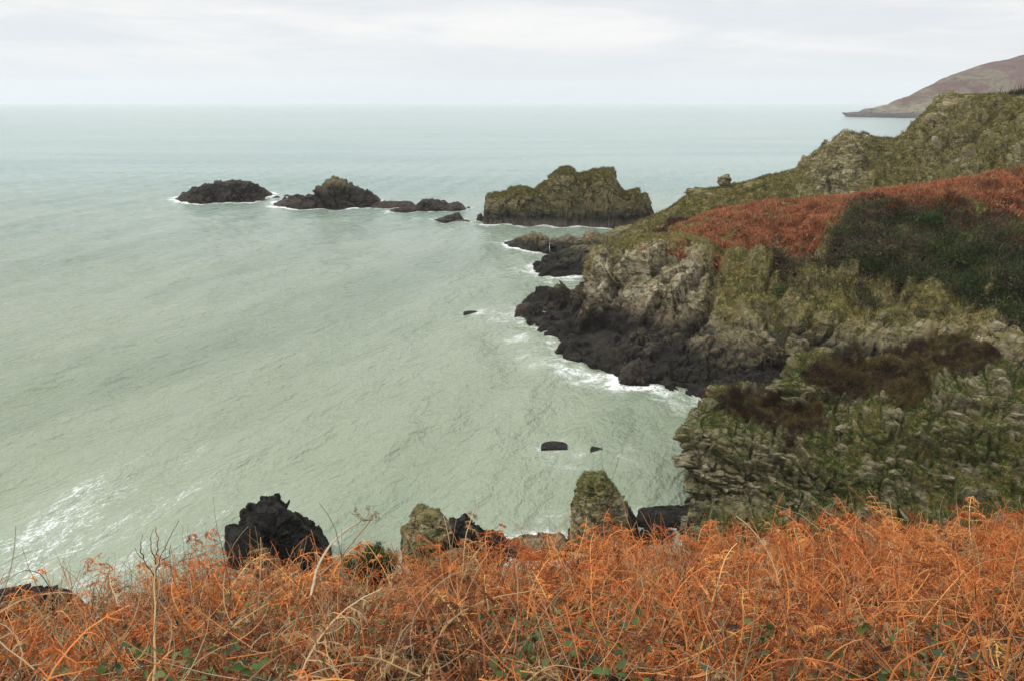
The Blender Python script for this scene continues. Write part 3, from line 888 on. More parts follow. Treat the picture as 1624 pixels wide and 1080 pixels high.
SK = 'black skerries in a line off the point'
rock_mass('islet', [(278, 317), (287, 320), (300, 323), (323, 323.5), (350, 322), (400, 320), (432, 309)],
          [(278, 317), (293, 307), (308, 301), (322, 296), (336, 294), (350, 295), (358, 298), (364, 291), (380, 288), (396, 290), (408, 296), (420, 301), (432, 308)],
          13, 'leftmost low black islet, a humped rock alone at the seaward end of the line', 'islet', MAT_SK, 2.0, 240, 100, 1.1, 0.5, SK, seed=1, foam=1.0, reach=2.0)
rock_mass('islet', [(434, 327), (455, 331), (520, 332), (570, 331), (604, 325)],
          [(434, 326), (453, 317), (473, 313), (490, 312), (503, 315), (508, 306), (513, 297), (519, 291), (530, 288), (540, 290), (548, 290), (562, 298), (576, 304), (590, 308), (604, 319)],
          14, 'black islet with a tall rounded green-topped hump on a low ledge', 'islet', MAT_SK, 2.0, 240, 100, 1.1, 0.5, SK, seed=2, foam=1.0, reach=2.0,
          zone=lambda P, N, cx, Q: (np.stack([0.45 * sstep(P[..., 2], 4.2, 5.6), 0 * P[..., 0], 0 * P[..., 0]], -1), np.stack([0 * P[..., 0], 0.9 * sstep(P[..., 2], 3, 4.5), 0 * P[..., 0]], -1)))
rock_mass('skerry', [(585, 329), (620, 331), (660, 331)], [(585, 327), (600, 322), (614, 320), (640, 320), (652, 322), (662, 329)], 7,
          'flat black skerry joining the humped islet to the lumpy one beside it', 'skerry', MAT_SK, 1.2, 120, 40, 1, 0.5, SK, seed=3, foam=.6)
rock_mass('skerry', [(614, 337), (636, 338), (658, 335)], [(614, 336), (628, 331), (645, 328), (658, 332)], 4,
          'small low skerry in front of the flat black one', 'skerry', MAT_SK, 1.2, 90, 36, 1, 0.5, SK, seed=4, foam=.7)
rock_mass('skerry', [(655, 334), (690, 336), (739, 334)], [(655, 331), (661, 324), (672, 317), (686, 316), (698, 321), (704, 320), (712, 325), (722, 322), (731, 324), (739, 332)], 7,
          'lumpy black skerry with several knobs, right of the humped islet', 'skerry', MAT_SK, 1.3, 150, 50, 1, 0.5, SK, seed=5, foam=.7)
rock_mass('skerry', [(688, 350), (706, 352), (735, 350)], [(688, 349), (703, 345), (715, 342), (727, 340), (735, 347)], 4,
          'small jagged skerry lying nearest the big sea stack', 'skerry', MAT_SK, 1.5, 90, 36, 1, 0.5, SK, seed=6, foam=.6)
rock_mass('skerry', [(718, 352.5), (745, 353)], [(718, 351), (728, 348), (740, 349), (745, 352)], 2,
          'thin flat slab of rock in front of the small jagged skerry', 'skerry', MAT_SK, 1.0, 60, 30, 1, 0.5, SK, seed=7, foam=.5)
rock_mass('boulder', [(756, 350), (768, 351)], [(756, 349), (758, 342), (762, 339), (766, 344), (768, 350)], 2.4,
          'small dark boulder standing at the left foot of the sea stack', 'rock', MAT_SK, 1.0, 60, 30, 1, 0.5, None, seed=8, foam=.5)
for k, (x0, x1, b, t, lab) in enumerate([(397, 428, 319, 315, 'low dark reef trailing from the leftmost islet'), (433, 446, 315, 311, 'wet rock in the gap between the two big islets, left one'),
                                         (448, 462, 313, 309, 'wet rock in the gap between the two big islets, right one'), (740, 747, 332, 328, 'tiny rock off the right end of the lumpy skerry'),
                                         (800, 810, 387, 385, 'tiny wave-washed rock left of the low wedge rock')]):
    rock_mass('boulder', [(x0, b), (x1, b)], [(x0, b - .5), (x0 * .7 + x1 * .3, t + .8), (x0 * .4 + x1 * .6, t), (x1, b - .5)], 2.2, lab, 'rock', MAT_SK, 1.0, 50, 26, 1, 0.5, None, seed=20 + k, foam=.5)


def zone_stack(P, N, cx, Q):
    j = fbm(Q, 0.25, 3, 500)
    top = sstep(N[..., 2] + 0.35 * j, 0.45, 0.8) * sstep(P[..., 2], 4, 6)
    Z = np.zeros(P.shape)
    Z[..., 0] = top * 0.85
    Z2 = np.zeros(P.shape)
    Z2[..., 1] = 0.6 * sstep(P[..., 2] + 1.5 * j, 3.8, 6)
    Z2[..., 0] = 0.35 * sstep(j, 0, 0.4)
    return Z, Z2


o, P, N, Z = rock_mass('sea_stack', [(766, 355), (800, 357), (850, 358.5), (900, 360), (960, 361), (1000, 360), (1040, 352)],
          [(766, 354), (768, 338), (771, 322), (775, 312), (790, 309), (806, 306.5), (823, 299), (836, 298), (847, 301), (861, 292), (872, 288), (873, 280), (884, 271), (893, 267), (902, 268), (908, 272), (912, 280), (928, 277), (942, 272), (955, 270), (966, 271), (971, 283), (977, 295), (988, 307), (1000, 304), (1010, 301), (1015, 311), (1023, 306), (1029, 319), (1040, 345)],
          15, 'large flat-topped sea stack with green turf top and dark tidal band at its foot', 'sea stack', MAT_ST, 0.62, 460, 190, 2.2, 0.55, None, zone_stack, 9, True, 0.9, 1.6)
p, n = sample_grid(P, N, Z[..., 0], 18, 700)
GRASS.append(tufts(p, n, 5, 0.35, 0.05, [(0.075, 0.075, 0.024), (0.11, 0.10, 0.032), (0.15, 0.125, 0.042), (0.10, 0.095, 0.03)], 701, 0.6, 1, 0.5))
rock_mass('ledge_rock', [(805, 388), (825, 396), (850, 401), (871, 402)], [(805, 386), (823, 378), (836, 372), (846, 371), (856, 374), (867, 379), (869, 386), (871, 400)], 6,
          'low grey wedge of rock off the point, cut off by a narrow white-water gap', 'rock', MAT_LR, 1.0, 160, 70, 1.2, 0.45, None, None, 10, True, 1.0, 1.3)
rock_mass('ledge_rock', [(873, 399), (900, 401), (960, 398)], [(873, 396), (874, 381), (890, 377), (903, 374), (912, 377), (922, 378), (934, 371), (942, 367), (950, 373), (960, 384)], 8,
          'jagged low rock ridge between the wedge rock and the headland tip', 'rock', MAT_LR, 1.0, 160, 70, 1.2, 0.5, None, None, 11, True, 0.9, 1.2)
rock_mass('boulder', [(817, 499), (835, 502), (853, 500)], [(817, 497), (820, 486), (828, 482), (840, 481), (849, 487), (853, 497)], 3.0,
          'round black boulder at the outermost tip of the middle headland', 'rock', MAT_SK, 0.9, 90, 40, 1.3, 0.5, None, seed=12, foam=.5)
rock_mass('boulder', [(845, 494), (870, 500), (905, 494)], [(845, 492), (855, 479), (868, 475), (884, 476), (895, 482), (905, 490)], 4.5,
          'broad black boulder behind the round one at the headland tip', 'rock', MAT_SK, 0.9, 90, 40, 1.3, 0.5, None, seed=13, foam=.3)
rock_mass('boulder', [(980, 609), (1000, 613), (1030, 613)], [(980, 607), (984, 590), (995, 578), (1012, 574), (1024, 582), (1030, 606)], 3.0,
          'black block of rock in the surf below the middle headland', 'rock', MAT_SK, 0.9, 90, 40, 1.3, 0.5, None, seed=14, foam=1.0, reach=1.6)
for k, (x0, x1, b, t, lab) in enumerate([(735, 760, 498.5, 496.5, 'rock just breaking the surface out beyond the headland tip'), (858, 900, 713, 706, 'long low rock awash in the middle of the cove'),
                                         (936, 955, 719, 714, 'small dark rock awash right of the long one in the cove'), (1080, 1098, 726, 720, 'small rock at the left foot of the near crag')]):
    rock_mass('boulder', [(x0, b), (x1, b)], [(x0, b - .6), (x0 * .75 + x1 * .25, t + 1), (x0 * .4 + x1 * .6, t + 1.5), (x1, b - .6)], 1.6, lab, 'rock', MAT_BK, 0.12, 60, 30, 1, 0.5, None, seed=30 + k, foam=.4 if k < 2 else .15, reach=0.5)

def boulder_at(name, c, size, label, mat, seed, group=None, pale=0.6, olive=0.4):
    """a free angular stone resting on the land"""
    nu, nv = 40, 24
    a = np.linspace(0, 2 * PI, nu)
    b = np.linspace(-PI / 2 + 0.02, PI / 2 - 0.02, nv)
    U = np.stack([np.cos(b)[:, None] * np.cos(a)[None], np.cos(b)[:, None] * np.sin(a)[None], np.sin(b)[:, None] + 0 * a[None]], -1)
    sz = np.array(size)
    d = 1 + 0.35 * facets(U + seed * 5.3, [0.3, -0.2, 0.9], 0.9, 0.8, 0.6, seed + 600) + 0.12 * facets(U + seed * 5.3, [0.3, -0.2, 0.9], 0.4, 0.35, 0.2, seed + 610)
    d[:, -1] = d[:, 0]
    d[0] = d[0].mean(); d[-1] = d[-1].mean()
    P = U * d[..., None] * sz * 0.5 + np.array(c)
    Z2 = np.zeros(P.shape)
    Z2[..., 0], Z2[..., 1] = pale, olive
    o = mesh_obj(name, P, grid_faces(nv, nu), mat, None, True, {'zone': np.zeros((nu * nv, 3)), 'zone2': Z2.reshape(-1, 3)})
    tag(o, label, 'rock', group)


boulder_at('boulder', W(1149, 287, Y=149.5), (2.6, 2.0, 2.0), 'upright grey rock standing on the skyline of the back ridge', MAT_C, 1, None, 0.3)
boulder_at('boulder', W(1104, 305, Y=149), (4.0, 2.2, 1.5), 'low flat rock on the back ridge skyline, left of the upright one', MAT_C, 2, None, 0.2)


def on_surface(P, px, py, ymax):
    qx, qy = proj(P)
    e = np.hypot(qx - px, qy - py) + np.where(P[..., 1] > ymax, 1e4, 0)
    i, j = np.unravel_index(np.argmin(e), e.shape)
    return P[i, j]


def bush_at(c, size, n, cols, label, seed, leafw=0.06, twig=(0.06, 0.045, 0.03), grp=None):
    r = np.random.default_rng(seed)
    root = bpy.data.objects.new('bush', None)
    COL.objects.link(root)
    root.location = c
    tag(root, label, 'bush', grp)
    sz = np.array(size)
    d = unit(r.normal(size=(n, 3)))
    d[:, 2] = np.abs(d[:, 2])
    lumps = 0.78 + 0.42 * fbm(d + seed, 1.6, 2, seed)
    q = d * (r.random((n, 1)) ** 0.4) * lumps[:, None] * sz
    v, t_, c_ = tufts(q, d, 4, 0.34, leafw, cols, seed + 1, 0.9, 1.0, 0.3, True, patch=1.0)
    mesh_obj('foliage', v, t_, MAT_LEAF, root, False, {'Col': c_})
    e = d[:60] * lumps[:60, None] * sz * 1.05
    L = np.stack([e * 0, e * 0.5 + r.normal(size=e.shape) * 0.08, e], 1)
    v, t_, c_ = tubes(L, np.array([[0.04, 0.025, 0.012]]), np.array(twig))
    mesh_obj('twigs', v, t_, MAT_LEAF, root, True, {'Col': c_})


GBR = [(0.035, 0.060, 0.016), (0.055, 0.095, 0.024), (0.080, 0.125, 0.034)]
BBR = [(0.050, 0.038, 0.024), (0.085, 0.062, 0.042), (0.12, 0.09, 0.06)]
for k, (px, py, sz_, cl, lab) in enumerate([
    (1478, 352, (2.2, 1.8, 1.9), GBR, 'green gorse bush at the top of the dark scrub, beside the bracken'),
    (1378, 418, (1.6, 1.3, 1.2), GBR, 'small green bush low in the middle of the dark scrub'),
    (1245, 465, (1.3, 1.2, 1.5), GBR, 'green bush alone on the straw grass slope left of the scrub'),
    (1600, 500, (2.2, 1.6, 1.6), GBR, 'green bush at the right edge just above the near crag'),
    (1380, 352, (3.2, 2.2, 1.9), BBR, 'rounded grey brown leafless thorn bush against the orange bracken'),
    (1335, 392, (2.0, 1.6, 1.3), BBR, 'smaller brown thorn bush below the rounded grey brown one'),
    (1550, 400, (2.4, 2.0, 1.7), [(0.022, 0.034, 0.012), (0.04, 0.06, 0.018), (0.06, 0.07, 0.025)], 'dark green bush in the right half of the scrub'),
    (1440, 430, (2.0, 1.6, 1.4), [(0.022, 0.034, 0.012), (0.04, 0.055, 0.018), (0.055, 0.06, 0.025)], 'dark bush at the lower edge of the scrub above the straw grass')]):
    bush_at(on_surface(PB, px, py, 105) - np.array([0, 0, 0.3]), sz_, int(340 * sz_[0] * sz_[2] / 2), cl, lab, 2000 + 10 * k)
for k, (px, py, sx, sy, sz_, lab) in enumerate([(1412, 731, .55, .5, .42, 'pinkish pale boulder perched on the grass of the near crag'), (1496, 756, 1.1, .6, .3, 'flat pale slab on the grass near the right of the crag'),
                                                (1340, 680, 1.3, .7, .5, 'pale blocky slab under the turf lip of the near crag'), (1430, 708, .5, .4, .25, 'small pale stone just above the pinkish boulder on the crag'),
                                                (1416, 748, .6, .5, .25, 'flat pale stone below the pinkish boulder on the crag')]):
    boulder_at('boulder', on_surface(PA, px, py, 52) + np.array([0, -0.08, 0.03]), (sx, sy, sz_), lab, MAT_A, 10 + k, None, 1.0, 0.1)
# near rocks below the bracken
rock_mass('boulder', [(358, 890), (420, 935), (500, 935), (528, 900)], [(360, 886), (363, 854), (367, 846), (389, 837), (392, 822), (403, 817), (406, 807), (425, 803), (443, 803), (454, 811), (468, 818), (480, 832), (500, 846), (516, 858), (528, 886)], 4.2,
          'big black jagged rock standing in the water left of centre below the bracken', 'rock', MAT_BK, 0.55, 240, 150, 1.3, 0.5, None, None, 15, False, 0.35, 0.6, bed=(0.50, -0.2, 0.84))


def zone_green(P, N, cx, Q):
    j = fbm(Q, 0.8, 3, 520)
    left = sstep(-(cx[None] + 12 * j), -722, -700)
    Z = np.zeros(P.shape)
    Z[..., 0] = 0.55 * left * sstep(N[..., 2] + 0.4 * j, 0.4, 0.8)
    Z2 = np.zeros(P.shape)
    Z2[..., 0] = 0.35 * left
    Z2[..., 1] = 0.9 * left
    Z2[..., 2] = 1 - left
    return Z, Z2


MAT_PG = rock_material('mossy_shore_rock', 2.0, (0.3, 0.3, 0), 0.4, 1.0, 0.8, (0.0095, 0.0088, 0.0070))
rock_mass('boulder', [(638, 890), (680, 925), (760, 925), (815, 887)], [(638, 885), (641, 846), (655, 840), (661, 814), (676, 809), (692, 812), (702, 822), (712, 834), (720, 830), (737, 822), (749, 833), (764, 841), (774, 850), (796, 856), (808, 868), (815, 882)], 3.6,
          'split rock below the bracken, its left half mossy green and right half black', 'rock', MAT_PG, 0.8, 260, 150, 1.2, 0.5, None, zone_green, 16, False, 0.4, 0.7, bed=(0.3, -0.3, 0.85))


def zone_cone(P, N, cx, Q):
    j = fbm(Q, 0.8, 3, 530)
    Z = np.zeros(P.shape)
    Z[..., 0] = 0.6 * sstep(P[..., 2] + j, 2.4, 3.6)
    Z2 = np.zeros(P.shape)
    Z2[..., 0] = 0.55
    Z2[..., 1] = 0.75
    Z2[..., 2] = sstep(cx[None] + 9 * j, 985, 1000)
    return Z, Z2


o, P, N, Z = rock_mass('sea_stack', [(900, 868), (950, 885), (1014, 876)], [(900, 866), (906, 836), (912, 802), (920, 772), (930, 756), (941, 751), (953, 752), (962, 759), (974, 777), (989, 799), (1002, 824), (1010, 850), (1016, 874)], 3.4,
          'small conical lichen-grey stack with a grassy tip, at the bracken edge', 'sea stack', MAT_PG, 0.8, 200, 150, 1.1, 0.5, None, zone_cone, 17, False, 0.4, 0.7, fine=0.7)
p, n = sample_grid(P, N, Z[..., 0], 110, 710)
GRASS.append(tufts(p, n, 6, 0.16, 0.012, GRA, 711, 0.6, 1, 0.5))
rock_mass('boulder', [(1006, 838), (1050, 840), (1112, 842)], [(1006, 832), (1012, 815), (1040, 812), (1070, 809), (1090, 809), (1112, 830)], 2.6,
          'flat black slab between the conical stack and the near crag', 'rock', MAT_BK, 1.0, 120, 70, 1.3, 0.5, None, None, 18, False, 0.4, 0.6)
rock_mass('boulder', [(1008, 868), (1050, 872), (1090, 865)], [(1008, 862), (1016, 846), (1034, 838), (1055, 842), (1075, 850), (1090, 862)], 2.0,
          'low black rock just above the bracken, below the flat slab', 'rock', MAT_BK, 1.0, 100, 60, 1.2, 0.5, None, None, 19, False, 0.3, 0.5)
rock_mass('boulder', [(795, 884), (830, 890), (905, 882)], [(795, 878), (815, 862), (840, 855), (870, 858), (890, 850), (905, 872)], 2.4,
          'low dark broken rock between the split rock and the conical stack', 'rock', MAT_PG, 1.0, 140, 60, 1.1, 0.5, None, None, 21, False, 0.8, 1.0)
rock_mass('boulder', [(-40, 985), (60, 1000), (140, 985)], [(-40, 975), (0, 940), (60, 934), (110, 940), (140, 965)], 3.0,
          'black rock half hidden behind the bracken at the lower left edge', 'rock', MAT_BK, 1.0, 120, 60, 1.2, 0.5, None, None, 22, False, 0.5, 0.6)

# ------------------------------------------------------------------ sea
na, nd = 760, 520
ang = np.concatenate([np.linspace(-1.45, -0.66, 60)[:-1], np.linspace(-0.66, 0.66, na - 118), np.linspace(0.66, 1.45, 60)[1:]])
na = len(ang)
dist = np.concatenate([[3, 10, 18], np.geomspace(24, 9000, nd - 3)])
X = dist[:, None] * np.sin(ang)[None]
Y = dist[:, None] * np.cos(ang)[None]
P = np.stack([X, Y, 0 * X], -1)
fade = 1 - sstep(dist, 150, 500)[:, None]
wd = np.array([math.cos(math.radians(-8)), math.sin(math.radians(-8))])
c = X * wd[0] + Y * wd[1]
Q2 = np.stack([X, Y, 0 * X], -1)
ph = 1.6 * fbm(Q2, 0.03, 3, 801)
swell = 0.16 * np.sin(c * 2 * PI / 9.5 + ph * 2) + 0.10 * np.sin((X * .8 + Y * -.6) * 2 * PI / 6.1 + 2 * ph) + 0.16 * fbm(Q2 * np.array([1, .45, 1]), 0.25, 3, 811)
P[..., 2] = swell * fade * 1.15
foam = np.zeros(X.shape)
streak = np.zeros(X.shape)
# surf along every shore and rock
sp = np.array(SHORE)
for i in range(0, nd):
    if dist[i] > 700:
        continue
    near = sp[(np.abs(np.hypot(sp[:, 0], sp[:, 1]) - dist[i]) < 12)]
    if len(near) == 0:
        continue
    dd = np.hypot(X[i][:, None] - near[None, :, 0], Y[i][:, None] - near[None, :, 1])
    foam[i] = np.max(near[None, :, 2] * np.exp(-(dd / near[None, :, 3]) ** 2) + 0.40 * near[None, :, 2] * np.exp(-(dd / (near[None, :, 3] * 3.2))), axis=1)
far = dist > 700
spf = sp[np.hypot(sp[:, 0], sp[:, 1]) > 700]
for i in np.where(far & (dist < 2500))[0]:
    dd = np.hypot(X[i][:, None] - spf[None, :, 0], Y[i][:, None] - spf[None, :, 1])
    foam[i] = np.max(np.exp(-(dd / 22) ** 2), axis=1)
# patches of churned water seen in the cove
for px, py, s, r in [(800, 500, .62, 4), (830, 535, .65, 3), (760, 497, .8, 2), (870, 575, .75, 3), (905, 590, 1.0, 2.4), (945, 600, 1.0, 2.2), (980, 612, .95, 2), (1045, 622, 1.1, 1.8),
                     (1075, 632, .8, 2.5), (1110, 640, .8, 2.2), (960, 580, .7, 2), (845, 560, .5, 3), (866, 711, .6, .8), (905, 716, .55, 1.2), (880, 730, .45, 1.6), (865, 845, .7, 1.2), (880, 820, .55, 1.4),
                     (1000, 720, .35, 2), (850, 402, .9, 2.5), (868, 445, .9, 2), (905, 446, .9, 1.5), (1080, 700, .45, 1.5), (1085, 790, .6, 1), (540, 850, .45, 1), (760, 340, .6, 3), (620, 338, .7, 3), (800, 388, .55, 4), (830, 430, .6, 3)]:
    q = W(px, py, z=0)
    foam = np.maximum(foam, s * np.exp(-(np.hypot(X - q[0], (Y - q[1]) * 0.8) / r) ** 2))
for px, py, s, r in [(60, 870, .95, 6), (150, 850, .8, 5), (20, 905, 1.0, 4), (120, 800, .8, 5), (60, 805, .75, 4), (220, 800, .55, 5), (240, 760, .45, 5), (330, 770, .40, 6), (200, 880, .7, 4), (0, 850, .8, 4), (430, 800, .3, 4), (150, 910, .7, 3)]:
    q = W(px, py, z=0)
    streak = np.maximum(streak, 1.0 * s * np.exp(-(np.hypot(X - q[0], (Y - q[1]) * 0.7) / r) ** 2))

M = Mat('sea_water')
p = M.pos()
pr = M.mapping(p, (1, 1, 1), (0, 0, math.radians(19)))        # x across the crests, y along them
pr2 = M.mapping(p, (1, 1, 1), (0, 0, math.radians(34)))
pr3 = M.mapping(p, (1, 1, 1), (0, 0, math.radians(2)))
w1 = M.noise(M.mapping(pr, (0.46, 0.12, 0.3)), 1.0, 2, 0.45, 0.0)
w2 = M.noise(M.mapping(pr2, (1.3, 0.50, 1.0)), 1.0, 3, 0.55, 0.0)
w3 = M.noise(M.mapping(pr3, (2.9, 1.3, 3.0)), 1.0, 4, 0.65, 0.15)
wl = M.noise(M.mapping(pr, (0.050, 0.010, 0.02)), 1.0, 4, 0.55, 0.4)
gust = M.noise(M.mapping(p, (0.004, 0.022, 0.02)), 1.0, 4, 0.6, 0.6)
h = M.math('ADD', M.math('MULTIPLY', w1, 1.0), M.math('ADD', M.math('MULTIPLY', w2, 0.55), M.math('MULTIPLY', w3, 0.26)))
bn = M.bump(h, 1.0, 0.95)
dcam = M.n('ShaderNodeSeparateXYZ', None, Vector=p).outputs[1]
near = M.mix(M.step(wl, 0.38, 0.62), (0.165, 0.205, 0.132), (0.218, 0.255, 0.172))
farc = M.mix(M.step(gust, 0.40, 0.62), (0.135, 0.225, 0.195), (0.198, 0.278, 0.236))
col = M.mix(M.step(dcam, 45, 330), near, farc)
fa = M.attr('foam').outputs['Fac']
sa = M.attr('streak').outputs['Fac']
f1 = M.noise(p, 1.9, 8, 0.70, 1.4)
f2 = M.noise(p, 0.5, 4, 0.6, 0.8)
lace = M.math('ABSOLUTE', M.math('SUBTRACT', f1, 0.5))
lace = M.step(lace, 0.0, 0.07, 1.0, 0.0)
body = M.math('ADD', M.math('MULTIPLY', f1, 0.85), M.math('MULTIPLY', f2, 0.55))
surf = M.step(M.math('ADD', body, M.math('MULTIPLY', fa, 0.36)), 0.99, 1.17)
lac = M.math('MULTIPLY', lace, M.step(M.math('ADD', f2, M.math('MULTIPLY', fa, 0.42)), 0.66, 0.98))
g1 = M.noise(M.mapping(pr, (2.3, 0.75, 1.0)), 1.0, 8, 0.78, 1.8)
g2 = M.noise(M.mapping(pr, (0.40, 0.10, 0.3)), 1.0, 3, 0.55, 0.3)
stv = M.step(M.math('ADD', M.math('ADD', M.math('MULTIPLY', g1, 0.9), M.math('MULTIPLY', g2, 0.5)), M.math('MULTIPLY', sa, 0.22)), 0.94, 1.03)
stv = M.math('MULTIPLY', stv, M.step(M.noise(p, 3.0, 6, 0.75, 1.0), 0.40, 0.60))
g3 = M.noise(M.mapping(pr, (0.95, 0.26, 1.0)), 1.0, 4, 0.6, 1.6)
sln = M.step(M.math('ABSOLUTE', M.math('SUBTRACT', g3, 0.5)), 0.0, 0.030, 1.0, 0.0)
sln = M.math('MULTIPLY', sln, M.step(g1, 0.42, 0.56))
sln = M.math('MULTIPLY', sln, M.step(M.math('ADD', g2, M.math('MULTIPLY', sa, 0.35)), 0.62, 0.85))
stv = M.math('MULTIPLY', M.math('MAXIMUM', stv, M.math('MULTIPLY', sln, 0.85)), M.step(sa, 0.03, 0.4))
# scattered small whitecaps offshore
wc = M.noise(M.mapping(p, (0.22, 0.55, 1.0), (0, 0, 0)), 1.0, 5, 0.7, 0.3)
wcs = M.math('MULTIPLY', M.step(wc, 0.735, 0.78), M.step(dcam, 60, 300))
fm = M.math('MAXIMUM', M.math('MAXIMUM', surf, M.math('MULTIPLY', lac, 0.75)), M.math('MAXIMUM', M.math('MULTIPLY', stv, 0.9), M.math('MULTIPLY', wcs, 0.5)), True)
milky = M.math('MULTIPLY', M.math('MAXIMUM', fa, sa), 0.28, True)
col = M.mix(milky, col, (0.42, 0.47, 0.37))
col = M.mix(fm, col, (0.80, 0.82, 0.80))
rough = M.math('ADD', 0.14, M.math('MULTIPLY', fm, 0.7))
M.surf(col, rough, bn, 0.5, {'IOR': 1.333})
f = grid_faces(nd, na)[:, ::-1]
o = mesh_obj('sea', P, f, M.m, None, True, {'foam': foam.reshape(-1, 1), 'streak': streak.reshape(-1, 1)})
tag(o, 'grey green rippled sea with white foam round the rocks', 'sea', None, 'structure')

# ------------------------------------------------------------------ sky, light, haze
wld = bpy.data.worlds.new('World')
S.world = wld
wld.use_nodes = True
t = wld.node_tree
t.nodes.clear()
SUN_EL, SUN_AZ = math.radians(46), math.radians(-105)    # azimuth from +Y towards +X


def wn(typ, props=None, **inp):
    nd_ = t.nodes.new(typ)
    for k, v in (props or {}).items():
        setattr(nd_, k, v)
    for k, v in inp.items():
        s_ = nd_.inputs[int(k[1:])] if k[0] == 'i' and k[1:].isdigit() else nd_.inputs[k]
        if isinstance(v, bpy.types.NodeSocket):
            t.links.new(v, s_)
        else:
            s_.default_value = v
    return nd_


sky = wn('ShaderNodeTexSky', {'sky_type': 'NISHITA', 'sun_disc': False, 'sun_elevation': SUN_EL, 'sun_rotation': SUN_AZ, 'air_density': 1.5, 'dust_density': 3.0})
bg1 = wn('ShaderNodeBackground', None, Color=sky.outputs[0], Strength=0.10)
tc = wn('ShaderNodeTexCoord')
mp = wn('ShaderNodeMapping', None, Vector=tc.outputs['Generated'], Scale=(2.2, 2.2, 15.0), Rotation=(0.0, 0.02, 0.0))
n1 = wn('ShaderNodeTexNoise', None, Vector=mp.outputs[0], Scale=1.25, Detail=6.0, Roughness=0.55, Distortion=0.6)
mp2 = wn('ShaderNodeMapping', None, Vector=tc.outputs['Generated'], Scale=(3.0, 3.0, 30.0))
n2 = wn('ShaderNodeTexNoise', None, Vector=mp2.outputs[0], Scale=1.6, Detail=5.0, Roughness=0.6, Distortion=0.3)
ad = wn('ShaderNodeMath', {'operation': 'MULTIPLY_ADD'}, i0=n2.outputs[0], i1=0.45, i2=n1.outputs[0])
rg = wn('ShaderNodeMapRange', {'interpolation_type': 'SMOOTHSTEP'}, i0=ad.outputs[0], i1=0.55, i2=0.92, i3=0.0, i4=1.0)
cm = wn('ShaderNodeMix', {'data_type': 'RGBA'}, i0=rg.outputs[0], i6=(0.74, 0.775, 0.83, 1), i7=(0.93, 0.925, 0.925, 1))
sz = wn('ShaderNodeSeparateXYZ', None, Vector=tc.outputs['Generated'])
lowf = wn('ShaderNodeMapRange', {'interpolation_type': 'SMOOTHSTEP'}, i0=sz.outputs[2], i1=0.0, i2=0.075, i3=0.85, i4=0.0)
cm2 = wn('ShaderNodeMix', {'data_type': 'RGBA'}, i0=lowf.outputs[0], i6=cm.outputs[2], i7=(0.68, 0.715, 0.75, 1))
zen = wn('ShaderNodeMapRange', None, i0=sz.outputs[2], i1=0.10, i2=1.0, i3=1.0, i4=2.5)
warm = wn('ShaderNodeMix', {'data_type': 'RGBA', 'blend_type': 'MULTIPLY'}, i0=1.0, i6=cm2.outputs[2], i7=(1.0, 0.985, 0.975, 1))
zst = wn('ShaderNodeMath', {'operation': 'MULTIPLY'}, i0=zen.outputs[0], i1=1.10)
bg2 = wn('ShaderNodeBackground', None, Color=warm.outputs[2], Strength=zst.outputs[0])
mxs = wn('ShaderNodeMixShader', None, i0=0.90, i1=bg1.outputs[0], i2=bg2.outputs[0])
ow = wn('ShaderNodeOutputWorld')
t.links.new(mxs.outputs[0], ow.inputs['Surface'])

sl = bpy.data.lights.new('sun', 'SUN')
sl.energy = 1.5
sl.angle = math.radians(10)
sl.color = (1.0, 0.96, 0.90)
so = bpy.data.objects.new('sun', sl)
COL.objects.link(so)
sd = Vector((math.sin(SUN_AZ) * math.cos(SUN_EL), math.cos(SUN_AZ) * math.cos(SUN_EL), math.sin(SUN_EL)))
so.rotation_euler = sd.to_track_quat('Z', 'Y').to_euler()

bx0, bx1, by0, by1, bz0, bz1 = -9600, 9600, -300, 9600, -6.0, 230.0
V = [(x, y, z) for z in (bz0, bz1) for y in (by0, by1) for x in (bx0, bx1)]
fq = np.array([[0, 2, 3, 1], [4, 5, 7, 6], [0, 1, 5, 4], [2, 6, 7, 3], [0, 4, 6, 2], [1, 3, 7, 5]])
M = Mat('sea_haze')
pv = M.n('ShaderNodeVolumePrincipled')
M.set(pv, 'Color', (0.93, 0.96, 1.0))
M.set(pv, 'Density', 0.0001)
M.set(pv, 'Anisotropy', 0.2)
M.t.links.new(pv.outputs[0], M.out.inputs['Volume'])
HAZE = True
if HAZE:
    o = mesh_obj('haze', V, fq, M.m, None, False)
    tag(o, 'thin grey sea haze softening the horizon and far hill', 'haze', None, 'stuff')

cam = bpy.data.cameras.new('camera')
cam.sensor_width = 36.0
cam.lens = 36.0 * F / 1624.0
cam.clip_start = 0.05
cam.clip_end = 40000
co = bpy.data.objects.new('camera', cam)
COL.objects.link(co)
co.location = (0, 0, H)
co.rotation_euler = (PI / 2 - TH, 0, 0)
S.camera = co
S.view_settings.view_transform = 'Standard'
S.view_settings.look = 'None'
S.view_settings.exposure = 0.0
S.view_settings.gamma = 1.0
S.cycles.use_denoising = True
S.cycles.denoising_input_passes = 'RGB_ALBEDO_NORMAL'
S.cycles.denoising_prefilter = 'ACCURATE'
S.cycles.max_bounces = 6
S.cycles.diffuse_bounces = 3
S.cycles.volume_bounces = 1
S.cycles.transparent_max_bounces = 8

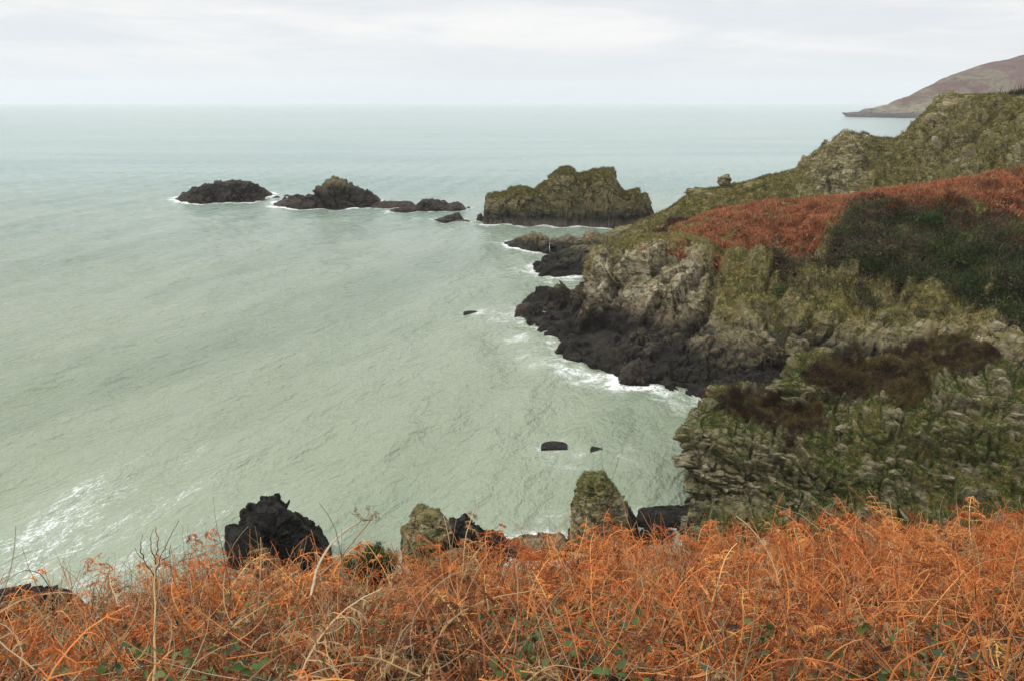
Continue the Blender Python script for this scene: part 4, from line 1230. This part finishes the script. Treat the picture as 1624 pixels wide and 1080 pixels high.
#FOREGROUND
# ------------------------------------------------------------------ foreground slope
E = [(-900, 985, 5.2), (-300, 996, 5.1), (0, 1000, 5.3), (100, 984, 5.45), (200, 946, 5.8), (300, 919, 6.0), (400, 918, 6.0), (500, 928, 5.9), (640, 918, 6.1), (750, 902, 6.3), (850, 884, 6.6),
     (950, 877, 6.8), (1100, 876, 6.9), (1200, 864, 7.1), (1400, 852, 7.3), (1624, 846, 7.4), (2000, 830, 7.6), (2600, 800, 8.0)]
EW = np.array([W(a, b, Y=c) for a, b, c in E])
EA = EW[:, 0] / EW[:, 1]


def canopy(x, y):
    a = np.clip(x / np.maximum(y, 1.0), -1.3, 1.3)
    ye = np.interp(a, EA, EW[:, 1])
    ze = np.interp(a, EA, EW[:, 2])
    zb, yb = 23.12, 2.3
    z = zb + (ze - zb) * (y - yb) / (ye - yb)
    z = np.where(y > ye, ze - 0.62 * (y - ye) - 0.55 * np.maximum(y - ye - 0.5, 0), z)
    return z, ye


xs = np.concatenate([np.linspace(-40, -9, 40), np.linspace(-8.9, 9, 300), np.linspace(9.2, 40, 40)])
ys = np.concatenate([np.linspace(-12, 0.8, 24), np.linspace(0.9, 9, 200), np.linspace(9.2, 33, 60)])
GX, GY = np.meshgrid(xs, ys)
GZ, GE = canopy(GX, GY)
GP = np.stack([GX, GY, 0 * GX], -1)
GZ = GZ - 0.52 + 0.10 * fbm(GP, 0.8, 3, 900) + 0.03 * fbm(GP, 4, 3, 905) + sstep(GY, 9, 14) * 0.8 * ridged(GP, 0.3, 3, 907)
GZ = np.maximum(GZ, -2.0)
GP[..., 2] = GZ
M = Mat('slope_earth')
n_ = M.noise(M.pos(), 6.0, 6, 0.65)
M.surf(M.mix(n_, (0.010, 0.007, 0.005), (0.045, 0.027, 0.014)), 0.95, M.bump(n_, 1.0, 0.08), 0.1)
tag(mesh_obj('ground', GP, grid_faces(len(ys), len(xs)), M.m), 'steep brown earth slope under the foreground bracken', 'ground', None, 'structure')


def gz(x, y):
    q = np.stack([x, y, 0 * x], -1)
    return canopy(x, y)[0] - 0.52 + 0.10 * fbm(q, 0.8, 3, 900)


R = np.random.default_rng(5)


def frond(r):
    """one dead curled bracken frond, about 1 m; verts, tris, shade"""
    k = 14
    s = np.linspace(0, 1, k)
    ph0, bend = r.uniform(0.05, 0.7), r.uniform(0.9, 2.6)
    phi = ph0 + bend * s ** 1.6
    wob = np.cumsum(r.normal(size=k) * 0.10)
    d = np.stack([np.sin(phi) * np.cos(wob), np.sin(phi) * np.sin(wob), np.cos(phi)], -1)
    ln = 1.0 / (k - 1)
    pts = np.concatenate([[[0, 0, 0]], np.cumsum(d[:-1] * ln, 0)], 0)
    V, T, C = tubes(pts[None], np.linspace(0.0062, 0.0022, k)[None], np.array([1.55, 1.75, 1.9]))
    out = [(V, T, C)]
    n = r.integers(9, 13)
    for i in range(n):
        f = 0.30 + 0.68 * (i + r.uniform(-.2, .2)) / n
        kk = min(int(f * (k - 1)), k - 2)
        b = pts[kk] + (pts[kk + 1] - pts[kk]) * (f * (k - 1) - kk)
        ax = unit(pts[kk + 1] - pts[kk])
        L = 0.27 * (1 - ((f - 0.30) / 0.75)) ** 0.75 * r.uniform(0.55, 1.15)
        for sgn in (-1, 1):
            if r.random() < 0.12:
                continue
            side = unit(np.cross(ax, [0, 0, 1]) + 1e-3) * sgn
            m = 7
            dirv = unit(side + 0.55 * ax + r.normal(size=3) * 0.28 + np.array([0, 0, -0.15]))
            curl_ax = unit(np.cross(dirv, [0, 0, 1]) + r.normal(size=3) * 0.5)
            cur = r.uniform(1.0, 4.2) / m
            q = [b]
            dv = dirv
            for j in range(m - 1):
                q.append(q[-1] + dv * L / (m - 1))
                cc = cur * (0.4 + 1.2 * j / m)
                dv = unit(dv * math.cos(cc) - np.cross(curl_ax, dv) * math.sin(cc) + r.normal(size=3) * 0.10)
            q = np.array(q)
            V, T, C = tubes(q[None], np.linspace(0.0028, 0.0014, m)[None], np.array([1.4, 1.5, 1.5]))
            out.append((V, T, C))
            # pinnules: small shrivelled blades both sides
            np_ = int(r.integers(5, 13))
            ss = np.linspace(0.12, 0.98, np_)
            pos = np.stack([np.interp(ss * (m - 1), np.arange(m), q[:, c_]) for c_ in range(3)], -1)
            tan = unit(np.gradient(pos, axis=0))
            pl = (0.052 * (1 - ss) ** 0.6 + 0.008)[:, None] * r.uniform(0.5, 1.1, (np_, 1)) * (0.6 + L * 2)
            for sg in (-1, 1):
                sd = unit(np.cross(tan, curl_ax) * 0.3 + np.cross(tan, [0, 0, 1]) * sg + tan * 0.7 + r.normal(size=(np_, 3)) * 0.45)
                wv = unit(np.cross(sd, r.normal(size=(np_, 3)))) * r.uniform(0.0022, 0.0050, (np_, 1))
                mid = pos + sd * pl * 0.55
                tip = pos + sd * pl + np.array([0, 0, -0.25]) * pl + r.normal(size=(np_, 3)) * pl * 0.25
                V = np.stack([pos - wv * .5, pos + wv * .5, mid - wv, mid + wv, tip], 1).reshape(-1, 3)
                o5 = np.arange(np_)[:, None] * 5
                T = np.concatenate([o5 + [0, 1, 3], o5 + [0, 3, 2], o5 + [2, 3, 4]])
                C = np.repeat(r.uniform(0.65, 1.1, (np_, 1)), 5, 0) * np.ones((1, 3))
                out.append((V, T, C))
    return join(out)


TEMPL = [frond(np.random.default_rng(1000 + i)) for i in range(16)]

PATCH = lambda x, y, f, s: fbm(np.stack([x, y, 0 * x], -1), f, 3, s)
ORANGE = np.array([(0.72, 0.250, 0.070), (0.62, 0.200, 0.056), (0.78, 0.32, 0.105), (0.46, 0.140, 0.045)])
RUSTY = np.array([(0.26, 0.085, 0.030), (0.20, 0.075, 0.032), (0.30, 0.12, 0.05)])
TAN = np.array([(0.42, 0.27, 0.12), (0.36, 0.22, 0.10), (0.46, 0.30, 0.15)])


def orange_share(px, py):
    """how orange the stand is across the slope"""
    low = np.interp(py, [900, 960, 1030], [0.0, 0.5, 1.0])
    g = np.interp(px, [0, 250, 450, 700, 900, 1100, 1624], [0.50, 0.42, 0.28, 0.12, 0.30, 0.60, 0.72])
    return np.clip(0.88 * (1 - low) + g * low, 0, 1)


NF = 2900
fx = R.uniform(-8, 8.5, NF * 3)
fy = R.uniform(1.7, 8.6, NF * 3)
cz, ye = canopy(fx, fy)
hid = np.abs(fx / np.maximum(fy, 0.9)) < 1.1
qx_, qy_ = proj(np.stack([fx, fy, cz], -1))
dens = (0.60 + 1.7 * PATCH(fx, fy, 1.1, 930)) * (0.35 + 0.65 * orange_share(qx_, qy_)) * hid * (fy < ye + 0.7)
pk = np.where(R.random(len(fx)) < dens)[0][:NF]
parts = []
for i in pk:
    x, y = fx[i], fy[i]
    z = float(gz(np.array([x]), np.array([y]))[0])
    v, t_, c_ = TEMPL[R.integers(len(TEMPL))]
    a = R.uniform(0, 2 * PI)
    sc = R.uniform(0.55, 1.0) * (1 + 0.25 * float(PATCH(np.array([x]), np.array([y]), 1.3, 940)[0]))
    ca, sa_ = math.cos(a), math.sin(a)
    lx, ly = R.normal(size=2) * 0.22
    vv = v * sc
    vx = vv[:, 0] * ca - vv[:, 1] * sa_ + vv[:, 2] * lx
    vy = vv[:, 0] * sa_ + vv[:, 1] * ca + vv[:, 2] * ly
    p_ = np.stack([vx + x, vy + y, vv[:, 2] + z - 0.04], -1)
    px, py = proj(np.array([[x, y, z + 0.5]]))
    u = R.random()
    os_ = orange_share(px[0], py[0]) * (0.85 + 0.5 * float(PATCH(np.array([x]), np.array([y]), 1.0, 950)[0]))
    cc = ORANGE[R.integers(4)] if u < os_ else (RUSTY[R.integers(3)] if u < os_ + 0.7 * (1 - os_) else TAN[R.integers(3)])
    cc = cc * R.uniform(0.75, 1.15)
    parts.append((p_, t_, np.clip(c_ * cc, 0, 0.85)))
v, t_, c_ = join(parts)
tag(mesh_obj('dead_bracken', v, t_, MAT_LEAF, None, False, {'Col': c_}), 'tangled bright orange dead bracken covering the near slope', 'bracken', None, 'stuff')

# loose tangle of stalks: orange filaments, straw stems, dark bramble runners
def tangle(n, seed, lmin, lmax, r0, r1, cols, flat, h0, h1, curve, maxover=0.35, region=None):
    r = np.random.default_rng(seed)
    x = r.uniform(-8, 8.5, n * 4)
    y = r.uniform(0.9, 8.2, n * 4)
    cz, ye = canopy(x, y)
    ok = (np.abs(x / np.maximum(y, 0.9)) < 1.0) & (y < ye + maxover) & (y > 2.1)
    if region is not None:
        qx, qy = proj(np.stack([x, y, cz], -1))
        ok &= r.random(len(x)) < region(qx, qy)
    x, y = x[ok][:n], y[ok][:n]
    n = len(x)
    k = 9
    z = gz(x, y) + r.uniform(h0, h1, n)
    az = r.uniform(0, 2 * PI, n)
    el = r.normal(size=n) * 0.35 + flat
    d = np.stack([np.cos(az) * np.cos(el), np.sin(az) * np.cos(el), np.sin(el)], -1)
    ax = unit(np.cross(d, [0, 0, 1.0]) + r.normal(size=(n, 3)) * 0.4)
    cu = r.normal(size=(n, 1)) * curve * 0.5 - curve * 0.6
    L = r.uniform(lmin, lmax, (n, 1))
    pts = [np.stack([x, y, z], -1)]
    for j in range(k - 1):
        pts.append(pts[-1] + d * L / (k - 1))
        d = unit(d + np.cross(ax, d) * cu / (k - 1) * -1 + r.normal(size=(n, 3)) * 0.07)
    C = np.asarray(cols)[r.integers(0, len(cols), n)] * r.uniform(0.7, 1.2, (n, 1))
    return tubes(np.stack(pts, 1), np.linspace(1, 0.35, k)[None] * r.uniform(r0, r1, (n, 1)), C)


low_mid = lambda qx, qy: np.clip(np.interp(qy, [930, 985, 1060], [0.12, 0.75, 1.0]) * np.interp(qx, [0, 400, 700, 1000, 1300, 1624], [0.55, 0.9, 1.0, 0.75, 0.35, 0.3]), 0, 1)
BRIGHT = [(0.80, 0.33, 0.095), (0.76, 0.27, 0.075), (0.82, 0.42, 0.16), (0.66, 0.22, 0.065)]
parts = [tangle(4200, 960, 0.15, 0.50, 0.0022, 0.0040, BRIGHT, 0.30, 0.25, 0.58, 3.0, 0.35, lambda a, b: np.clip(orange_share(a, b), .2, 1)),
         tangle(1000, 961, 0.3, 0.75, 0.0030, 0.0056, BRIGHT, 0.6, 0.10, 0.42, 1.9, 0.35, lambda a, b: np.clip(orange_share(a, b), .25, 1)),
         tangle(1100, 962, 0.25, 0.65, 0.0018, 0.0038, [(0.50, 0.36, 0.20), (0.42, 0.29, 0.15), (0.56, 0.44, 0.28), (0.36, 0.26, 0.16)], 0.4, 0.2, 0.48, 2.2),
         tangle(2200, 965, 0.25, 0.65, 0.0018, 0.0040, [(0.56, 0.42, 0.24), (0.46, 0.34, 0.18), (0.62, 0.50, 0.32), (0.34, 0.27, 0.15)], 0.45, 0.25, 0.52, 2.4, 0.0, low_mid),
         tangle(2200, 963, 0.2, 0.6, 0.0012, 0.0026, [(0.06, 0.028, 0.022), (0.10, 0.045, 0.035), (0.13, 0.07, 0.05)], 0.4, 0.10, 0.48, 1.4),
         tangle(60, 964, 0.4, 0.7, 0.0016, 0.0026, [(0.62, 0.25, 0.08), (0.48, 0.34, 0.18), (0.14, 0.07, 0.05)], 1.0, 0.2, 0.45, 1.0, 0.4, lambda a, b: (b < 930) * 1.0)]
v, t_, c_ = join(parts)
tag(mesh_obj('stalk_tangle', v, t_, MAT_LEAF, None, True, {'Col': c_}), 'tangle of straw, orange and dark bramble stalks woven through the near bracken', 'stalks', None, 'stuff')

# undergrowth: bramble and ivy leaves, curled litter
def leaves(n, seed, size, cols, h0, h1, patch, thr, region=None):
    r = np.random.default_rng(seed)
    x = r.uniform(-7, 7.5, n * 6)
    y = r.uniform(0.9, 7.8, n * 6)
    cz, ye = canopy(x, y)
    pv = PATCH(x, y, patch, seed)
    ok = (np.abs(x / np.maximum(y, 0.9)) < 1.0) & (y < ye + 0.2) & (pv > thr)
    if region is not None:
        qx, qy = proj(np.stack([x, y, cz], -1))
        ok &= r.random(len(x)) < region(qx, qy)
    x, y = x[ok][:n], y[ok][:n]
    n = len(x)
    z = gz(x, y) + r.uniform(h0, h1, n)
    c = np.stack([x, y, z], -1)
    d = unit(r.normal(size=(n, 3)) + np.array([0, -0.5, 0.1]))
    nn = unit(r.normal(size=(n, 3)) * 0.6 + np.array([0, -0.35, 1]))
    s = unit(np.cross(d, nn))
    d = np.cross(nn, s)
    L = size * r.uniform(0.5, 1.1, (n, 1))
    wv = s * L * r.uniform(0.28, 0.42, (n, 1))
    fold = nn * L * 0.14
    V = np.stack([c, c + d * L * .35 + wv * .9 + fold, c + d * L * .7 + wv * .7 + fold, c + d * L - fold * .6, c + d * L * .7 - wv * .7 + fold, c + d * L * .35 - wv * .9 + fold, c + d * L * .5], 1).reshape(-1, 3)
    o7 = np.arange(n)[:, None] * 7
    T = np.concatenate([o7 + [0, 1, 6], o7 + [1, 2, 6], o7 + [2, 3, 6], o7 + [3, 4, 6], o7 + [4, 5, 6], o7 + [5, 0, 6]])
    C = np.repeat(np.asarray(cols)[r.integers(0, len(cols), n)] * r.uniform(0.7, 1.3, (n, 1)), 7, 0)
    return V, T, C


GL = [(0.065, 0.125, 0.022), (0.095, 0.165, 0.032), (0.045, 0.080, 0.020), (0.13, 0.16, 0.045)]
parts = [leaves(6000, 970, 0.050, GL, 0.32, 0.58, 1.3, 0.12, low_mid),
         leaves(6500, 971, 0.05, [(0.075, 0.060, 0.026), (0.10, 0.075, 0.030), (0.06, 0.065, 0.022), (0.11, 0.05, 0.035)], 0.12, 0.50, 0.9, -0.1, low_mid)]
v, t_, c_ = join(parts)
tag(mesh_obj('bramble_leaves', v, t_, MAT_GREEN, None, True, {'Col': c_}), 'green and olive bramble leaves showing low in the near bracken', 'brambles', None, 'stuff')
parts = [leaves(9000, 972, 0.06, [(0.085, 0.034, 0.016), (0.055, 0.026, 0.014), (0.14, 0.06, 0.025), (0.035, 0.020, 0.012)], 0.0, 0.25, 0.9, -9)]
# short dry grass and twigs through it
gx_, gy_ = R.uniform(-7, 7.5, 9000), R.uniform(0.9, 7.8, 9000)
ok = (np.abs(gx_ / np.maximum(gy_, .9)) < 1.0) & (gy_ < canopy(gx_, gy_)[1] + .3)
gp = np.stack([gx_, gy_, gz(gx_, gy_)], -1)[ok]
parts.append(tufts(gp, np.tile([0, 0, 1.0], (len(gp), 1)), 4, 0.30, 0.0022, [(0.30, 0.20, 0.09), (0.18, 0.11, 0.05), (0.10, 0.085, 0.03), (0.36, 0.24, 0.12)], 975, 0.6, 0.6, 0.5))
v, t_, c_ = join(parts)
tag(mesh_obj('litter', v, t_, MAT_LEAF, None, False, {'Col': c_}), 'brown dead leaf litter and dry grass beneath the near bracken', 'litter', None, 'stuff')


# ---- single plants that stand out
def stalk_mesh(name, lines, parent=None, mat=None, seed=0):
    """lines: (list of (px,py,Y), r0, r1, colour)"""
    r = np.random.default_rng(seed)
    out = []
    for pts, r0, r1, col in lines:
        q = np.array([W(a, b, Y=c) if len((a, b, c)) == 3 else a for a, b, c in pts])
        k = 16
        l = np.linspace(0, 1, len(q))
        s = np.linspace(0, 1, k)
        P_ = pchip(l, q, s) if len(q) > 2 else q[:1] + (q[1:] - q[:1]) * s[:, None]
        P_ = P_ + np.cumsum(r.normal(size=(k, 3)), 0) * 0.0018
        out.append(tubes(P_[None], np.linspace(r0, r1, k)[None], np.array(col), 5))
    v, t_, c_ = join(out)
    return mesh_obj(name, v, t_, mat or MAT_LEAF, parent, True, {'Col': c_})


def empty(name, loc, label, cat, group=None):
    o = bpy.data.objects.new(name, None)
    COL.objects.link(o)
    o.location = loc
    o.empty_display_size = 0.1
    tag(o, label, cat, group)
    return o


def adopt(child, root):
    """parent a world-space mesh to an Empty, keeping its place"""
    child.parent = root
    child.matrix_parent_inverse.identity()
    child.location = -root.location
    return child


STRAW, DKT, ORS = (0.50, 0.40, 0.25), (0.075, 0.042, 0.036), (0.52, 0.19, 0.045)
r_ = np.random.default_rng(77)
# dead hogweed
root = empty('dead_hogweed', W(505, 935, Y=4.6), 'pale dead hogweed stalk with a spoked seed head, left of the gorse', 'plant')
adopt(stalk_mesh('stem', [([(493, 945, 4.0), (502, 905, 4.2), (525, 862, 4.5), (552, 838, 4.7), (572, 826, 4.75)], 0.0085, 0.0055, (0.62, 0.54, 0.38))]), root)
adopt(stalk_mesh('stem', [([(470, 945, 4.5), (512, 908, 4.55), (552, 868, 4.65), (590, 822, 4.75)], 0.0065, 0.004, (0.52, 0.38, 0.20))]), root)
ln = []
for i in range(15):
    a = r_.uniform(-2.6, 0.0)
    L = r_.uniform(12, 24)
    tip = (578 + L * 1.1 * math.cos(a), 822 + L * math.sin(a) * 0.9 + 3, 4.75 + r_.uniform(-.06, .06))
    ln.append(([(577, 826, 4.75), tip], 0.0018, 0.0010, (0.52, 0.40, 0.22)))
    for j in range(4):
        ln.append(([tip, (tip[0] + r_.uniform(-5, 5), tip[1] + r_.uniform(-6, 2), tip[2] + r_.uniform(-.02, .02))], 0.0010, 0.0016, (0.42, 0.31, 0.17)))
adopt(stalk_mesh('seed_head', ln), root)
# branching dead stem at the left
root = empty('bare_sapling', W(243, 1085, Y=2.25), 'tall bare stem at the left, straw pale below and dark branching twigs above', 'plant')
adopt(stalk_mesh('stem', [([(243, 1095, 2.25), (247, 1000, 2.45), (246, 930, 2.7), (248, 835, 3.0)], 0.0052, 0.0018, (0.56, 0.42, 0.20))]), root)
for pts in ([(247, 905, 3.45), (262, 868, 3.5), (284, 826, 3.55)], [(247, 920, 3.45), (228, 885, 3.45), (214, 870, 3.5)], [(248, 880, 3.5), (252, 852, 3.5), (246, 838, 3.5)], [(256, 888, 3.5), (270, 880, 3.5), (270, 865, 3.5)],
            [(247, 895, 3.5), (240, 860, 3.5), (243, 840, 3.5)], [(228, 885, 3.45), (224, 868, 3.4), (226, 850, 3.4)]):
    adopt(stalk_mesh('branch', [([(a, b, c * 0.80) for a, b, c in pts], 0.0022, 0.0009, DKT)]), root)
for lab, pts, r0, r1, col in [
    ('thin dark whip standing alone in front of the big black rock', [(366, 945, 4.6), (358, 890, 4.6), (345, 835, 4.65), (338, 788, 4.7)], .0024, .0008, DKT),
    ('dark bramble runner arching over the water at the far left', [(84, 975, 4.3), (82, 938, 4.3), (66, 910, 4.3), (40, 903, 4.3), (8, 922, 4.3), (-20, 935, 4.3)], .0034, .0014, (0.10, 0.05, 0.045)),
    ('bare upright dark twig left of the big black rock', [(302, 935, 4.9), (300, 890, 4.9), (298, 832, 4.9)], .002, .0008, DKT),
    ('thick pale straw stem arching right in the middle of the bracken', [(668, 1065, 3.2), (700, 1005, 3.3), (738, 966, 3.35), (790, 945, 3.4), (846, 937, 3.45)], .0056, .0028, (0.55, 0.40, 0.20)),
    ('long thin straw stem arching flat above the middle bracken', [(528, 1000, 4.0), (575, 955, 4.1), (620, 932, 4.15), (670, 932, 4.2), (705, 950, 4.2)], .0034, .0016, (0.48, 0.34, 0.17)),
    ('curved straw stem bowing at the bottom edge, right of centre', [(832, 1085, 2.6), (860, 1062, 2.65), (890, 1053, 2.7), (940, 1066, 2.7)], .0046, .002, (0.50, 0.37, 0.19)),
    ('thick pale stem bending down at the bottom edge, left of centre', [(538, 1090, 2.6), (533, 1060, 2.65), (518, 1036, 2.7), (496, 1030, 2.75)], .0046, .0022, (0.50, 0.38, 0.22)),
    ('straw stem rising to a hooked tip above the right bracken', [(1305, 880, 5.0), (1325, 850, 5.0), (1316, 815, 5.0), (1325, 797, 5.0), (1342, 795, 5.0)], .0032, .0012, (0.50, 0.30, 0.13)),
    ('long orange stem slanting down to the right before the crag', [(1345, 770, 5.2), (1400, 825, 5.0), (1445, 880, 4.8), (1462, 905, 4.7)], .0018, .0036, ORS),
    ('white dead twig leaning over the bracken before the crag', [(1228, 800, 5.3), (1270, 815, 5.3), (1300, 840, 5.2)], .0022, .0026, (0.52, 0.44, 0.32)),
    ('stout orange stalk slanting up in the right bracken', [(1267, 1030, 3.2), (1275, 990, 3.25), (1295, 945, 3.3), (1322, 898, 3.4)], .0046, .0024, ORS),
    ('orange stalk lying level across the right bracken', [(1400, 955, 3.4), (1450, 952, 3.4), (1500, 948, 3.4), (1540, 940, 3.45)], .0042, .0018, (0.58, 0.27, 0.08)),
    ('tall orange stalk at the right edge of the bracken', [(1590, 1075, 2.8), (1603, 1010, 2.85), (1616, 960, 2.9), (1640, 900, 2.95)], .0056, .0030, (0.55, 0.22, 0.05)),
    ('thick orange stalk curving up from the bottom right corner', [(1400, 1100, 2.5), (1425, 1055, 2.55), (1470, 1025, 2.6), (1530, 1010, 2.65)], .0050, .0022, (0.52, 0.19, 0.045)),
]:
    k_ = 0.82 if pts[0][2] < 4.15 else 0.95
    tag(stalk_mesh('dead_stalk', [([(a, b, c * k_) for a, b, c in pts], r0 * 0.9, r1 * 0.9, col)]), lab, 'stalk')
root = empty('bare_twig', W(988, 945, Y=5.4), 'forked grey bare twigs standing in front of the conical stack', 'plant')
adopt(stalk_mesh('stem', [([(990, 960, 5.4), (978, 870, 5.4), (969, 815, 5.45), (969, 772, 5.5), (981, 726, 5.5)], .0040, .0014, (0.22, 0.16, 0.11))]), root)
adopt(stalk_mesh('branch', [([(969, 785, 5.5), (960, 757, 5.5), (953, 722, 5.5)], .0022, .001, (0.20, 0.14, 0.10))]), root)
adopt(stalk_mesh('branch', [([(984, 900, 5.4), (1002, 840, 5.4), (992, 795, 5.4)], .0026, .001, (0.30, 0.21, 0.13))]), root)
adopt(stalk_mesh('branch', [([(962, 880, 5.4), (958, 820, 5.4), (948, 790, 5.4)], .002, .0008, (0.22, 0.15, 0.10))]), root)
# small gorse bush on the brink
gb = W(590, 925, Y=6.35)
root = empty('gorse_bush', gb, 'small dark green spiky gorse bush on the brink between the black rocks', 'bush')
ln = []
sp_p, sp_n = [], []
for i in range(110):
    tx, ty = r_.normal(588, 22), r_.uniform(856, 892)
    tx = 590 + np.clip(tx - 590, -46, 40)
    ty += abs(tx - 600) * 0.35
    bxp = 590 + (tx - 590) * 0.45
    yb = 6.2 + r_.uniform(-.22, .22)
    q0, q1 = W(bxp, 935, Y=6.35), W(tx, ty, Y=yb)
    ln.append(([(bxp, 935, 6.35), (tx * .6 + bxp * .4, ty * .5 + 935 * .5, yb), (tx, ty, yb)], .0028, .0012, (0.07, 0.06, 0.025)))
    for s_ in np.linspace(0.25, 1.02, 26):
        sp_p.append(q0 + (q1 - q0) * s_ + r_.normal(size=3) * 0.006)
        sp_n.append(unit(q1 - q0))
adopt(stalk_mesh('twigs', ln), root)
v, t_, c_ = tufts(np.array(sp_p), np.array(sp_n), 7, 0.045, 0.0030, [(0.035, 0.052, 0.014), (0.055, 0.078, 0.018), (0.080, 0.105, 0.024), (0.13, 0.12, 0.035)], 990, 0.55, 0.4, 0.15, patch=6.0)
adopt(mesh_obj('foliage', v, t_, MAT_LEAF, None, False, {'Col': c_}), root)
# dark twiggy bramble along the left brink
bx = R.uniform(-3.2, -1.1, 700)
by_ = R.uniform(5.2, 6.3, 700)
bp = np.stack([bx, by_, gz(bx, by_) + 0.15], -1)
v, t_, c_ = tufts(bp, np.tile([0, 0, 1.0], (len(bp), 1)), 5, 0.42, 0.0026, [(0.09, 0.045, 0.042), (0.13, 0.065, 0.055), (0.07, 0.04, 0.035), (0.20, 0.11, 0.07)], 991, 0.45, 0.5, 0.7)
tag(mesh_obj('bramble_twigs', v, t_, MAT_LEAF, None, False, {'Col': c_}), 'purple brown bare bramble twigs along the left brink of the slope', 'brambles', None, 'stuff')
#ENDFG

# ------------------------------------------------------------------ ground cover of the headlands
for nm, L, m, lab, cat in (('grass', GRASS, MAT_LEAF, 'short olive and straw grass tufts over the headlands and crag ledges', 'grass'),
                           ('bracken', BRACKEN, MAT_LEAF, 'distant sheet of rust orange dead bracken on the middle headland', 'bracken'),
                           ('heather', HEATHER, MAT_LEAF, 'dark brown heather cushions on top of the near crag', 'heather'),
                           ('scrub', SCRUB, MAT_LEAF, 'dark green and brown thorn scrub on the middle headland slope', 'scrub')):
    v, tr, c = join(L)
    tag(mesh_obj(nm, v, tr, m, None, False, {'Col': c}), lab, cat, None, 'stuff')
